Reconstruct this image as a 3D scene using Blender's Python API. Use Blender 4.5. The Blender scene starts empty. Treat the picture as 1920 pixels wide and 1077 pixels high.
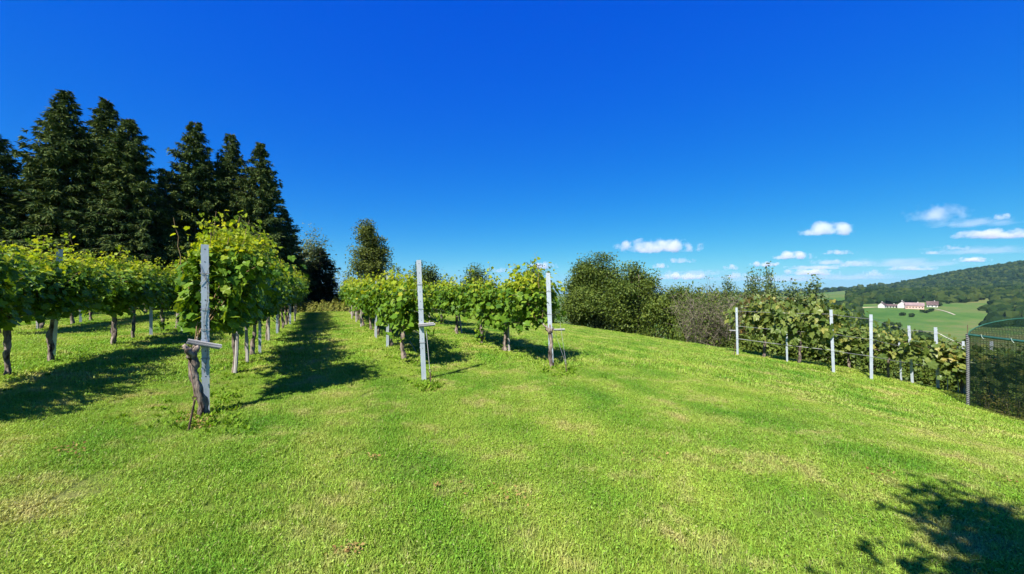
import bpy, math, random
import numpy as np
from mathutils import Vector, Matrix, Euler

random.seed(11)
RNG = np.random.default_rng(11)
sc = bpy.context.scene
COL = sc.collection
EYE = 1.6            # eye height of the photographer
FOC = 740.0          # focal length in pixels of a 1920 px wide frame
HOR = 538.5          # image row of the horizon
ND = np.array([0.9007, 0.4344])     # across the vine rows (to the right)
TD = np.array([-0.4344, 0.9007])    # along the vine rows (away)

# ------------------------------------------------------------------ terrain
def sstep(a, b, x):
    u = np.clip((x - a) / (b - a), 0, 1)
    return u * u * (3 - 2 * u)

def ground_z(x, y):
    x = np.asarray(x, float); y = np.asarray(y, float)
    s = x * ND[0] + y * ND[1]
    t = x * TD[0] + y * TD[1]
    z = np.where(s > 1, -0.0062 * (np.clip(s, 1, 9.0) - 1) ** 2, 0.0) - 0.105 * (np.clip(s, 9.0, 15.5) - 9.0)
    z = z - 0.09 * np.clip(7.5 - t, 0, 9) * sstep(5, 12, s) * (1 - sstep(30, 60, s))
    q = np.clip(-1.4 - s, 0, None)
    z = z + 0.45 * (1 - np.exp(-q / 5))
    e = np.clip(s - 15.5, 0, None)
    z = z - (0.12 * e + 0.28 * e * (1 - np.exp(-e / 4)))
    f = np.clip(t - 26.0, 0, None)
    z = z - 0.10 * f * (1 - np.exp(-f / 5)) - 0.12 * np.clip(f - 30, 0, None)
    l = np.clip(-s - 30, 0, None)
    z = z - 0.15 * l
    r = np.hypot(x, y)
    z = z + 0.015 * np.sin(x * 1.3 + 0.7 * y) * np.sin(y * 0.9 - 0.4 * x) * np.exp(-r / 60)
    floor = -40.0 - 45.0 * sstep(1700, 2600, r)
    d = z - floor
    z = floor + np.where(d > 30, d, 3.0 * np.log1p(np.exp(np.clip(d, -200, 60) / 3.0)))
    h1 = 29.5 * np.exp(-((x - 754) ** 2 + (y - 620) ** 2) / (2 * 300 ** 2))
    h2 = hill2(x, y)
    w = sstep(60, 160, r)
    z = z + (h1 + h2) * w
    z = z + w * (2.0 * np.sin(x / 61 + 1) * np.cos(y / 83) + 0.8 * np.sin(x / 23 + y / 31))
    return z

def hill2(x, y):
    return 136 * np.exp(-((x - 1650) ** 2) / (2 * 333 ** 2) - ((y - 1000) ** 2) / (2 * 420 ** 2))

def gz(x, y):
    return float(ground_z(x, y))

def hit(px, py):
    """where the sight line through a picture point meets the ground"""
    ys = np.concatenate([np.arange(1.5, 60, 0.01), np.arange(60, 1500, 0.5)])
    xs = (px - 960) / FOC * ys
    zr = EYE - (py - HOR) / FOC * ys
    g = ground_z(xs, ys)
    k = np.argmax(zr < g)
    return Vector((xs[k], ys[k], g[k]))

def hit_near(px, py, far=16.5):
    """same, but clamped to the lawn where the line just grazes its edge"""
    p = hit(px, py)
    if p.y < far: return p
    ys = np.arange(3, far, 0.01); xs = (px - 960) / FOC * ys
    g = ground_z(xs, ys); gap = (EYE - (py - HOR) / FOC * ys) - g
    k = int(np.argmin(np.abs(gap)))
    return Vector((xs[k], ys[k], g[k]))

def at(px, py, Y):
    return Vector(((px - 960) / FOC * Y, Y, EYE - (py - HOR) / FOC * Y))

# ------------------------------------------------------------------ mesh helpers
class Geo:
    def __init__(self):
        self.v = []; self.f3 = []; self.f4 = []; self.m3 = []; self.m4 = []; self.n = 0
    def add(self, V, F, m=0):
        V = np.asarray(V, float).reshape(-1, 3)
        F = np.asarray(F, int)
        if len(F):
            if F.shape[1] == 3:
                self.f3.append(F + self.n); self.m3.append(np.full(len(F), m))
            else:
                self.f4.append(F + self.n); self.m4.append(np.full(len(F), m))
        self.v.append(V); self.n += len(V)
    def mesh(self, name, mats, smooth=False):
        V = np.concatenate(self.v) if self.v else np.zeros((0, 3))
        f3 = np.concatenate(self.f3) if self.f3 else np.zeros((0, 3), int)
        f4 = np.concatenate(self.f4) if self.f4 else np.zeros((0, 4), int)
        mi = np.concatenate([a for a in self.m3 + self.m4]) if (self.m3 or self.m4) else np.zeros(0, int)
        me = bpy.data.meshes.new(name)
        me.vertices.add(len(V)); me.vertices.foreach_set('co', V.astype(np.float32).ravel())
        loops = np.concatenate([f3.ravel(), f4.ravel()])
        me.loops.add(len(loops)); me.loops.foreach_set('vertex_index', loops.astype(np.int32))
        tot = np.concatenate([np.full(len(f3), 3), np.full(len(f4), 4)])
        st = np.concatenate([[0], np.cumsum(tot)[:-1]]) if len(tot) else np.zeros(0)
        me.polygons.add(len(tot)); me.polygons.foreach_set('loop_start', st.astype(np.int32))
        me.polygons.foreach_set('loop_total', tot.astype(np.int32))
        if not isinstance(mats, (list, tuple)): mats = [mats]
        for m in mats: me.materials.append(m)
        if len(mi): me.polygons.foreach_set('material_index', mi.astype(np.int32))
        me.polygons.foreach_set('use_smooth', np.full(len(tot), smooth))
        me.update(); me.validate()
        return me

def link(name, me, parent=None):
    o = bpy.data.objects.new(name, me)
    COL.objects.link(o)
    if parent is not None: o.parent = parent
    return o

def tag(o, label=None, cat=None, group=None, kind=None):
    if label: o['label'] = label
    if cat: o['category'] = cat
    if group: o['group'] = group
    if kind: o['kind'] = kind
    return o

def empty(name, loc, rz=0):
    o = bpy.data.objects.new(name, None)
    o.empty_display_size = 0.2
    COL.objects.link(o); o.location = loc; o.rotation_euler = (0, 0, rz)
    return o

def tube(path, rad, sides=6, cap=True, squash=None):
    P = np.asarray(path, float); n = len(P)
    R = np.full(n, rad) if np.isscalar(rad) else np.asarray(rad, float)
    T = np.gradient(P, axis=0); T /= np.linalg.norm(T, axis=1)[:, None] + 1e-9
    up = np.array([0, 0, 1.0]) if abs(T[0][2]) < 0.9 else np.array([1.0, 0, 0])
    V = []
    a = np.linspace(0, 2 * np.pi, sides, endpoint=False)
    u = np.cross(T[0], up); u /= np.linalg.norm(u)
    for i in range(n):
        u = u - T[i] * np.dot(u, T[i]); u /= np.linalg.norm(u) + 1e-9
        w = np.cross(T[i], u)
        V.append(P[i] + R[i] * (np.cos(a)[:, None] * u + np.sin(a)[:, None] * w))
    V = np.concatenate(V)
    F = []
    for i in range(n - 1):
        for k in range(sides):
            k2 = (k + 1) % sides
            F.append((i * sides + k, i * sides + k2, (i + 1) * sides + k2, (i + 1) * sides + k))
    F = np.array(F)
    if cap:
        c0 = len(V); V = np.vstack([V, P[0], P[-1]])
        b = (n - 1) * sides
        F3 = [(c0, (k + 1) % sides, k) for k in range(sides)] + [(c0 + 1, b + k, b + (k + 1) % sides) for k in range(sides)]
        F = np.vstack([F, [(a_, b_, c_, c_) for a_, b_, c_ in F3]])
        q = F[F[:, 2] != F[:, 3]]; tr = F[F[:, 2] == F[:, 3]][:, :3]
        return V, q, tr
    return V, F, np.zeros((0, 3), int)

def add_tube(g, path, rad, sides=6, m=0, cap=True):
    V, q, tr = tube(path, rad, sides, cap)
    n0 = g.n
    g.add(V, q, m)
    if len(tr):
        g.f3.append(tr + n0); g.m3.append(np.full(len(tr), m))

def add_box(g, c, size, rot=None, m=0):
    h = np.array(size) / 2
    V = np.array([(x, y, z) for x in (-1, 1) for y in (-1, 1) for z in (-1, 1)]) * h
    if rot is not None: V = V @ np.array(rot).T
    V = V + np.array(c)
    F = [(0, 1, 3, 2), (4, 6, 7, 5), (0, 4, 5, 1), (2, 3, 7, 6), (0, 2, 6, 4), (1, 5, 7, 3)]
    g.add(V, F, m)

def rots(normal, up_hint, spin):
    """rotation matrices whose z axis is the leaf normal, y axis its length"""
    n = normal / (np.linalg.norm(normal, axis=1)[:, None] + 1e-9)
    u = up_hint - n * np.sum(up_hint * n, axis=1)[:, None]
    u /= np.linalg.norm(u, axis=1)[:, None] + 1e-9
    r = np.cross(u, n)
    c, s = np.cos(spin)[:, None], np.sin(spin)[:, None]
    y = u * c + r * s
    x = np.cross(y, n)
    return np.stack([x, y, n], axis=2)

def scatter(g, tv, tf, pos, R, scale, m=0):
    tv = np.asarray(tv, float); N = len(pos); K = len(tv)
    sc_ = np.asarray(scale, float)
    L = tv[None] * (sc_[:, None, None] if sc_.ndim == 1 else sc_[:, None, :])
    V = np.einsum('nij,nkj->nki', R, L) + pos[:, None, :]
    off = (np.arange(N) * K)[:, None, None]
    for tf_ in tf:
        tf_ = np.asarray(tf_, int)
        if len(tf_) == 0: continue
        F = (tf_[None] + off).reshape(-1, tf_.shape[1])
        if F.shape[1] == 3: g.f3.append(F + g.n); g.m3.append(np.full(len(F), m))
        else: g.f4.append(F + g.n); g.m4.append(np.full(len(F), m))
    g.v.append(V.reshape(-1, 3)); g.n += N * K

def unit_rand(n, rng=RNG):
    v = rng.normal(size=(n, 3)); return v / np.linalg.norm(v, axis=1)[:, None]

# leaf templates ------------------------------------------------------------
def vine_leaf():
    out = [(0, 0.05), (0.22, -0.06), (0.46, 0.12), (0.40, 0.34), (0.56, 0.56), (0.33, 0.62), (0.22, 0.80), (0.0, 1.02),
           (-0.22, 0.80), (-0.33, 0.62), (-0.56, 0.56), (-0.40, 0.34), (-0.46, 0.12), (-0.22, -0.06)]
    V = [(0, 0.36, 0.0)]
    for x, y in out:
        V.append((x, y - 0.02, 0.18 * abs(x) - 0.28 * x * x - 0.16 * (y - 0.4) ** 2 + 0.05 * math.sin(9 * x + 5 * y)))
    n = len(out)
    F = [(0, 1 + i, 1 + (i + 1) % n) for i in range(n)]
    return np.array(V), [F]
VL, VLF = vine_leaf()
# plain leaf: two folded quads
OV = np.array([(0, 0, 0), (0.28, 0.4, 0.07), (0, 1, -0.08), (-0.28, 0.4, 0.07), (0, 0.45, 0.0)])
OVF = [[(0, 1, 4), (1, 2, 4), (2, 3, 4), (3, 0, 4)]]
SM = np.array([(0, 0, 0), (0.34, 0.5, 0.05), (0, 1, 0), (-0.34, 0.5, 0.05)])
SMF = [[(0, 1, 2, 3)]]
SPR = np.array([(-0.5, 0, 0), (0.5, 0, 0), (0.35, 0.55, 0.0), (0, 1, 0), (-0.35, 0.5, 0)])
SPRF = [[(0, 1, 2), (0, 2, 4), (4, 2, 3)]]

# ------------------------------------------------------------------ materials
def nodes(name):
    m = bpy.data.materials.new(name); m.use_nodes = True
    nt = m.node_tree; nt.nodes.clear()
    return m, nt, nt.nodes.new('ShaderNodeOutputMaterial')

def N(nt, kind, **kw):
    n = nt.nodes.new(kind)
    for k, v in kw.items():
        if k in n.inputs: n.inputs[k].default_value = v
        else: setattr(n, k, v)
    return n

def ramp(nt, fac, stops):
    r = nt.nodes.new('ShaderNodeValToRGB')
    el = r.color_ramp.elements
    while len(el) < len(stops): el.new(0.5)
    for e, (p, c) in zip(el, stops):
        e.position = p; e.color = (*c, 1)
    nt.links.new(fac, r.inputs[0])
    return r.outputs[0]

def mixc(nt, fac, a, b, mode='MIX'):
    m = nt.nodes.new('ShaderNodeMix'); m.data_type = 'RGBA'; m.blend_type = mode
    for sock, v in ((m.inputs[0], fac), (m.inputs[6], a), (m.inputs[7], b)):
        if hasattr(v, 'links'): nt.links.new(v, sock)
        elif isinstance(v, (int, float)): sock.default_value = v
        else: sock.default_value = (*v, 1)
    return m.outputs[2]

def math_(nt, op, a, b=0.0, c=0.0):
    m = nt.nodes.new('ShaderNodeMath'); m.operation = op
    for i, v in enumerate((a, b, c)):
        if hasattr(v, 'links'): nt.links.new(v, m.inputs[i])
        else: m.inputs[i].default_value = v
    return m.outputs[0]

def noise(nt, scale, detail=3, vec=None, rough=0.55):
    n = nt.nodes.new('ShaderNodeTexNoise')
    n.inputs['Scale'].default_value = scale; n.inputs['Detail'].default_value = detail
    n.inputs['Roughness'].default_value = rough
    if vec is None:
        vec = nt.nodes.new('ShaderNodeNewGeometry').outputs['Position']
    nt.links.new(vec, n.inputs['Vector'])
    return n.outputs[0]

def leaf_mat(name, stops, trans=0.35, tint=(1.25, 1.15, 0.5), rough=0.5, spec=0.35, nscale=0.8):
    m, nt, out = nodes(name)
    g = nt.nodes.new('ShaderNodeNewGeometry')
    f = math_(nt, 'ADD', math_(nt, 'MULTIPLY', g.outputs['Random Per Island'], 0.62),
              math_(nt, 'MULTIPLY', noise(nt, nscale, 2), 0.38))
    c = ramp(nt, f, [(q, (r_, g_, b_ * 0.62)) for q, (r_, g_, b_) in stops])
    p = N(nt, 'ShaderNodeBsdfPrincipled', Roughness=rough)
    p.inputs['Specular IOR Level'].default_value = spec * 0.6
    nt.links.new(c, p.inputs['Base Color'])
    if trans > 0:
        t = nt.nodes.new('ShaderNodeBsdfTranslucent')
        nt.links.new(mixc(nt, 1.0, c, tint, 'MULTIPLY'), t.inputs[0])
        mx = nt.nodes.new('ShaderNodeMixShader'); mx.inputs[0].default_value = trans
        nt.links.new(p.outputs[0], mx.inputs[1]); nt.links.new(t.outputs[0], mx.inputs[2])
        nt.links.new(mx.outputs[0], out.inputs[0])
    else:
        nt.links.new(p.outputs[0], out.inputs[0])
    return m

def simple_mat(name, c1, c2, scale, rough=0.7, bump=0.0, bscale=None, metal=0.0, stretch=None, spec=0.4, island=0.0):
    m, nt, out = nodes(name)
    tc = nt.nodes.new('ShaderNodeTexCoord').outputs['Object']
    if stretch:
        mp = nt.nodes.new('ShaderNodeMapping'); mp.inputs['Scale'].default_value = stretch
        nt.links.new(tc, mp.inputs['Vector']); tc = mp.outputs[0]
    f = noise(nt, scale, 5, tc, 0.65)
    if island:
        gi = nt.nodes.new('ShaderNodeNewGeometry').outputs['Random Per Island']
        f = math_(nt, 'ADD', f, math_(nt, 'MULTIPLY', math_(nt, 'SUBTRACT', gi, 0.5), island))
    c = ramp(nt, f, [(0.36, c1), (0.64, c2)])
    p = N(nt, 'ShaderNodeBsdfPrincipled', Roughness=rough, Metallic=metal)
    p.inputs['Specular IOR Level'].default_value = spec
    nt.links.new(c, p.inputs['Base Color'])
    if bump:
        b = nt.nodes.new('ShaderNodeBump'); b.inputs['Strength'].default_value = bump
        b.inputs['Distance'].default_value = 0.02
        nt.links.new(noise(nt, bscale or scale * 2, 5, tc, 0.7), b.inputs['Height'])
        nt.links.new(b.outputs[0], p.inputs['Normal'])
    nt.links.new(p.outputs[0], out.inputs[0])
    return m

def lawn_colour(nt):
    pos = nt.nodes.new('ShaderNodeNewGeometry').outputs['Position']
    dot = nt.nodes.new('ShaderNodeVectorMath'); dot.operation = 'DOT_PRODUCT'
    nt.links.new(pos, dot.inputs[0]); dot.inputs[1].default_value = (ND[0], ND[1], 0)
    s = dot.outputs['Value']
    big = noise(nt, 0.33, 3, pos)
    mid = noise(nt, 1.25, 4, pos, 0.6)
    fine = noise(nt, 5.5, 3, pos, 0.6)
    c = ramp(nt, math_(nt, 'ADD', math_(nt, 'MULTIPLY', big, 0.45), math_(nt, 'MULTIPLY', mid, 0.55)),
             [(0.33, (0.085, 0.225, 0.016)), (0.46, (0.175, 0.310, 0.027)), (0.61, (0.300, 0.395, 0.050))])
    # mowing passes run along the rows
    st = math_(nt, 'SINE', math_(nt, 'ADD', math_(nt, 'MULTIPLY', s, 4.6), math_(nt, 'MULTIPLY', big, 2.2)))
    c = mixc(nt, math_(nt, 'MULTIPLY', math_(nt, 'ADD', st, 1.0), 0.15), c, (0.42, 0.48, 0.08))
    # dry, straw coloured patches
    dry = math_(nt, 'MULTIPLY', math_(nt, 'SUBTRACT', math_(nt, 'ADD', math_(nt, 'MULTIPLY', mid, 0.6), math_(nt, 'MULTIPLY', fine, 0.4)), 0.52), 6.0)
    dn = nt.nodes.new('ShaderNodeClamp'); nt.links.new(dry, dn.inputs[0])
    wide = nt.nodes.new('ShaderNodeClamp')
    nt.links.new(math_(nt, 'MULTIPLY', math_(nt, 'SUBTRACT', noise(nt, 0.62, 3, pos, 0.7), 0.53), 7.0), wide.inputs[0])
    c = mixc(nt, math_(nt, 'MULTIPLY', wide.outputs[0], math_(nt, 'ADD', 0.05, math_(nt, 'MULTIPLY', fine, 0.55))), c, (0.46, 0.43, 0.13))
    c = mixc(nt, math_(nt, 'MULTIPLY', dn.outputs[0], 0.72), c, (0.46, 0.37, 0.17))
    return c, pos

def lawn_ground_mat():
    m, nt, out = nodes('lawn_turf')
    c, pos = lawn_colour(nt)
    c = mixc(nt, 0.45, c, (0.07, 0.075, 0.02))
    c = mixc(nt, math_(nt, 'MULTIPLY', noise(nt, 22, 4, pos), 0.7), c, (0.05, 0.07, 0.015))
    p = N(nt, 'ShaderNodeBsdfPrincipled', Roughness=0.95)
    p.inputs['Specular IOR Level'].default_value = 0.1
    nt.links.new(c, p.inputs['Base Color'])
    b = nt.nodes.new('ShaderNodeBump'); b.inputs['Strength'].default_value = 0.9; b.inputs['Distance'].default_value = 0.03
    nt.links.new(noise(nt, 30, 4, pos, 0.7), b.inputs['Height']); nt.links.new(b.outputs[0], p.inputs['Normal'])
    nt.links.new(p.outputs[0], out.inputs[0])
    return m

def blade_mat():
    m, nt, out = nodes('grass_blade')
    c, pos = lawn_colour(nt)
    gi = nt.nodes.new('ShaderNodeNewGeometry').outputs['Random Per Island']
    hsv = nt.nodes.new('ShaderNodeHueSaturation')
    nt.links.new(math_(nt, 'ADD', 0.485, math_(nt, 'MULTIPLY', gi, 0.035)), hsv.inputs['Hue'])
    nt.links.new(math_(nt, 'ADD', 0.75, math_(nt, 'MULTIPLY', gi, 0.75)), hsv.inputs['Value'])
    nt.links.new(c, hsv.inputs['Color'])
    straw = math_(nt, 'MULTIPLY', math_(nt, 'GREATER_THAN', gi, 0.962), 0.8)
    c2 = mixc(nt, straw, hsv.outputs[0], (0.42, 0.37, 0.17))
    p = N(nt, 'ShaderNodeBsdfPrincipled', Roughness=0.55)
    p.inputs['Specular IOR Level'].default_value = 0.15
    nt.links.new(c2, p.inputs['Base Color'])
    t = nt.nodes.new('ShaderNodeBsdfTranslucent')
    nt.links.new(mixc(nt, 1.0, c2, (1.2, 1.15, 0.6), 'MULTIPLY'), t.inputs[0])
    mx = nt.nodes.new('ShaderNodeMixShader'); mx.inputs[0].default_value = 0.35
    nt.links.new(p.outputs[0], mx.inputs[1]); nt.links.new(t.outputs[0], mx.inputs[2])
    nt.links.new(mx.outputs[0], out.inputs[0])
    return m

def meadow_mat():
    m, nt, out = nodes('meadow')
    pos = nt.nodes.new('ShaderNodeNewGeometry').outputs['Position']
    a = noise(nt, 0.006, 3, pos); b = noise(nt, 0.03, 4, pos, 0.65); d = noise(nt, 0.3, 3, pos)
    f = math_(nt, 'ADD', math_(nt, 'MULTIPLY', a, 0.5), math_(nt, 'ADD', math_(nt, 'MULTIPLY', b, 0.35), math_(nt, 'MULTIPLY', d, 0.15)))
    c = ramp(nt, f, [(0.40, (0.044, 0.108, 0.020)), (0.5, (0.076, 0.140, 0.028)), (0.60, (0.145, 0.150, 0.050))])
    p = N(nt, 'ShaderNodeBsdfPrincipled', Roughness=0.95)
    p.inputs['Specular IOR Level'].default_value = 0.05
    nt.links.new(c, p.inputs['Base Color']); nt.links.new(p.outputs[0], out.inputs[0])
    return m

def cloud_mat():
    m, nt, out = nodes('cloud_vapour')
    tc = nt.nodes.new('ShaderNodeTexCoord').outputs['Object']
    oi = nt.nodes.new('ShaderNodeObjectInfo')
    sep = nt.nodes.new('ShaderNodeSeparateColor'); nt.links.new(oi.outputs['Color'], sep.inputs[0])
    ln = nt.nodes.new('ShaderNodeVectorMath'); ln.operation = 'LENGTH'; nt.links.new(tc, ln.inputs[0])
    cmb = nt.nodes.new('ShaderNodeCombineXYZ')
    nt.links.new(math_(nt, 'MULTIPLY', sep.outputs[0], 10.0), cmb.inputs[0])
    cmb.inputs[1].default_value = 1.6; cmb.inputs[2].default_value = 1.0
    mul = nt.nodes.new('ShaderNodeVectorMath'); mul.operation = 'MULTIPLY'
    nt.links.new(tc, mul.inputs[0]); nt.links.new(cmb.outputs[0], mul.inputs[1])
    add = nt.nodes.new('ShaderNodeVectorMath'); add.operation = 'ADD'
    nt.links.new(mul.outputs[0], add.inputs[0])
    rr = nt.nodes.new('ShaderNodeCombineXYZ'); nt.links.new(math_(nt, 'MULTIPLY', oi.outputs['Random'], 90.0), rr.inputs[0])
    nt.links.new(rr.outputs[0], add.inputs[1])
    n1 = noise(nt, 0.85, 6, add.outputs[0], 0.62)
    z = nt.nodes.new('ShaderNodeSeparateXYZ'); nt.links.new(tc, z.inputs[0])
    # flat base, billowing top
    fl = math_(nt, 'MULTIPLY', math_(nt, 'MAXIMUM', math_(nt, 'SUBTRACT', -0.35, z.outputs[2]), 0.0), 2.2)
    d = math_(nt, 'SUBTRACT', math_(nt, 'ADD', math_(nt, 'SUBTRACT', 0.62, math_(nt, 'MULTIPLY', ln.outputs['Value'], 0.95)),
              math_(nt, 'MULTIPLY', math_(nt, 'SUBTRACT', n1, 0.5), 3.3)), fl)
    dens = math_(nt, 'MULTIPLY', math_(nt, 'MINIMUM', math_(nt, 'MAXIMUM', d, 0.0), 0.55), math_(nt, 'MULTIPLY', sep.outputs[1], 0.05))
    v = N(nt, 'ShaderNodeVolumePrincipled')
    v.inputs['Color'].default_value = (0.97, 0.97, 0.98, 1); v.inputs['Anisotropy'].default_value = 0.0
    nt.links.new(dens, v.inputs['Density'])
    nt.links.new(v.outputs[0], out.inputs['Volume'])
    return m

M = {}
M['vine'] = leaf_mat('vine_leaf', [(0.15, (0.045, 0.112, 0.014)), (0.45, (0.090, 0.185, 0.022)), (0.75, (0.16, 0.26, 0.034)), (0.95, (0.32, 0.34, 0.06))],
                     0.30, (1.4, 1.25, 0.35), 0.45, 0.28)
M['vine_sunlit'] = leaf_mat('vine_sunlit_leaf', [(0.2, (0.21, 0.31, 0.03)), (0.6, (0.34, 0.42, 0.045)), (0.9, (0.50, 0.48, 0.08))], 0.5, (1.35, 1.2, 0.4), 0.45, 0.25)  # top leaves: sun shining through painted into the colour, over some young growth
M['vine_late'] = leaf_mat('vine_late_leaf', [(0.12, (0.075, 0.13, 0.035)), (0.5, (0.135, 0.19, 0.055)), (0.72, (0.21, 0.25, 0.085)), (0.86, (0.36, 0.30, 0.10)), (0.97, (0.30, 0.15, 0.06))],
                          0.35, (1.2, 1.1, 0.6), 0.42, 0.5)
M['vine_dark'] = leaf_mat('vine_dark_leaf', [(0.2, (0.035, 0.075, 0.026)), (0.8, (0.075, 0.13, 0.04))], 0.2, (1.1, 1.1, 0.6), 0.5, 0.4)
M['spruce'] = leaf_mat('spruce_needles', [(0.15, (0.024, 0.052, 0.026)), (0.5, (0.058, 0.092, 0.040)), (0.85, (0.130, 0.158, 0.062))], 0.12, (1.1, 1.1, 0.5), 0.75, 0.08, 0.5)
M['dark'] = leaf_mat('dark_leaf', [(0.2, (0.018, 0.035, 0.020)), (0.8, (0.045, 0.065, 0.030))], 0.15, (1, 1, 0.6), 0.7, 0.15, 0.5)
M['oak'] = leaf_mat('olive_leaf', [(0.15, (0.050, 0.090, 0.022)), (0.5, (0.092, 0.138, 0.032)), (0.85, (0.16, 0.20, 0.05))], 0.25, (1.2, 1.1, 0.5), 0.5, 0.3, 0.4)
M['green'] = leaf_mat('green_leaf', [(0.15, (0.045, 0.085, 0.020)), (0.5, (0.080, 0.130, 0.030)), (0.85, (0.14, 0.18, 0.045))], 0.3, (1.2, 1.1, 0.5), 0.5, 0.3, 0.4)
M['darkgreen'] = leaf_mat('dark_green_leaf', [(0.15, (0.034, 0.062, 0.022)), (0.5, (0.06, 0.095, 0.032)), (0.85, (0.10, 0.14, 0.05))], 0.2, (1.1, 1.1, 0.5), 0.5, 0.3, 0.4)
M['birch'] = leaf_mat('birch_leaf', [(0.15, (0.058, 0.085, 0.022)), (0.5, (0.105, 0.135, 0.034)), (0.85, (0.18, 0.20, 0.055))], 0.25, (1.2, 1.1, 0.5), 0.5, 0.3, 0.4)
M['pale'] = leaf_mat('pale_leaf', [(0.15, (0.085, 0.115, 0.055)), (0.85, (0.19, 0.22, 0.11))], 0.25, (1.1, 1.1, 0.7), 0.5, 0.4, 0.4)
M['poplar'] = leaf_mat('poplar_leaf', [(0.15, (0.060, 0.105, 0.048)), (0.85, (0.14, 0.19, 0.095))], 0.2, (1.1, 1.1, 0.7), 0.4, 0.5, 0.4)
M['rust'] = leaf_mat('rust_leaf', [(0.15, (0.085, 0.078, 0.024)), (0.5, (0.135, 0.10, 0.034)), (0.85, (0.20, 0.13, 0.045))], 0.25, (1.2, 1.0, 0.5), 0.5, 0.2, 0.4)
M['hedge'] = leaf_mat('hedge_leaf', [(0.15, (0.11, 0.15, 0.028)), (0.5, (0.20, 0.21, 0.05)), (0.85, (0.30, 0.28, 0.09))], 0.25, (1.2, 1.1, 0.5), 0.5, 0.3, 1.5)
M['herb'] = leaf_mat('herb_leaf', [(0.15, (0.09, 0.19, 0.016)), (0.6, (0.17, 0.29, 0.03)), (0.95, (0.27, 0.36, 0.05))], 0.35, (1.2, 1.15, 0.4), 0.55, 0.15)
M['weed'] = leaf_mat('weed_leaf', [(0.1, (0.06, 0.085, 0.022)), (0.5, (0.12, 0.15, 0.04)), (0.78, (0.22, 0.19, 0.07)), (0.95, (0.26, 0.13, 0.055))], 0.3, (1.2, 1.1, 0.5), 0.6, 0.2)
M['litter'] = leaf_mat('dry_leaf', [(0.2, (0.14, 0.085, 0.04)), (0.8, (0.38, 0.28, 0.15))], 0.15, (1.1, 1, 0.7), 0.8, 0.1)
M['forest'] = leaf_mat('forest_crown', [(0.15, (0.008, 0.020, 0.011)), (0.5, (0.018, 0.037, 0.015)), (0.85, (0.046, 0.064, 0.022))], 0.0, rough=0.9, spec=0.05, nscale=0.02)
M['vbark'] = simple_mat('vine_bark', (0.022, 0.016, 0.012), (0.33, 0.265, 0.21), 17, 0.95, 1.0, 26, stretch=(1, 1, 0.22), spec=0.1)
M['bark'] = simple_mat('bark', (0.05, 0.04, 0.03), (0.16, 0.125, 0.10), 8, 0.95, 0.6, stretch=(1, 1, 0.2), spec=0.1)
M['palebark'] = simple_mat('pale_bark', (0.20, 0.18, 0.16), (0.55, 0.52, 0.48), 6, 0.9, 0.4, stretch=(1, 1, 2), spec=0.1)
M['twig'] = simple_mat('dry_twig', (0.08, 0.068, 0.045), (0.22, 0.19, 0.135), 3, 0.9, spec=0.1, island=0.7)
M['cane'] = simple_mat('vine_cane', (0.13, 0.10, 0.04), (0.26, 0.17, 0.09), 5, 0.8, spec=0.2)
M['steel'] = simple_mat('galvanised_steel', (0.35, 0.40, 0.44), (0.49, 0.54, 0.58), 7, 0.42, 0.12, 40, metal=0.25, stretch=(1, 1, 0.35), spec=0.5)
M['steel_dark'] = simple_mat('punched_hole', (0.02, 0.02, 0.022), (0.05, 0.05, 0.055), 9, 0.9, spec=0.1)
M['wire'] = simple_mat('steel_wire', (0.16, 0.16, 0.16), (0.34, 0.34, 0.33), 4, 0.5, metal=0.5)
M['wood'] = simple_mat('weathered_wood', (0.21, 0.185, 0.16), (0.47, 0.435, 0.39), 9, 0.85, 0.5, 22, stretch=(3, 3, 0.12), spec=0.15)
M['board'] = simple_mat('grey_board', (0.17, 0.165, 0.16), (0.46, 0.45, 0.43), 12, 0.85, 0.5, 24, stretch=(0.15, 5, 5), spec=0.15)
M['iron'] = simple_mat('rusty_iron', (0.06, 0.04, 0.03), (0.17, 0.10, 0.065), 20, 0.8, 0.3, metal=0.3)
M['soil'] = simple_mat('dry_soil', (0.19, 0.135, 0.085), (0.34, 0.25, 0.16), 6, 0.95, 0.8, 20, spec=0.05)
M['gtube'] = simple_mat('green_tube', (0.02, 0.085, 0.055), (0.04, 0.14, 0.09), 6, 0.35)
M['gravel'] = simple_mat('pale_track', (0.34, 0.31, 0.22), (0.44, 0.40, 0.29), 0.3, 0.95, spec=0.05)
M['strawfield'] = simple_mat('mown_hay', (0.36, 0.33, 0.16), (0.46, 0.42, 0.22), 0.05, 0.95, spec=0.05)
M['render'] = simple_mat('white_render', (0.50, 0.48, 0.43), (0.60, 0.58, 0.53), 0.3, 0.9, spec=0.2)
M['pink'] = simple_mat('pink_brick', (0.52, 0.33, 0.26), (0.64, 0.43, 0.34), 0.4, 0.9, spec=0.2)
M['tile'] = simple_mat('brown_tile', (0.07, 0.048, 0.042), (0.13, 0.09, 0.08), 0.5, 0.85, spec=0.2)
M['tile_red'] = simple_mat('faded_tile', (0.19, 0.135, 0.125), (0.28, 0.20, 0.19), 0.5, 0.85, spec=0.2)
M['glass'] = simple_mat('dark_pane', (0.03, 0.035, 0.04), (0.06, 0.065, 0.07), 1, 0.15, spec=0.6)
M['grape'] = simple_mat('grape_skin', (0.06, 0.05, 0.02), (0.22, 0.17, 0.06), 6, 0.4, island=0.6)

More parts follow.
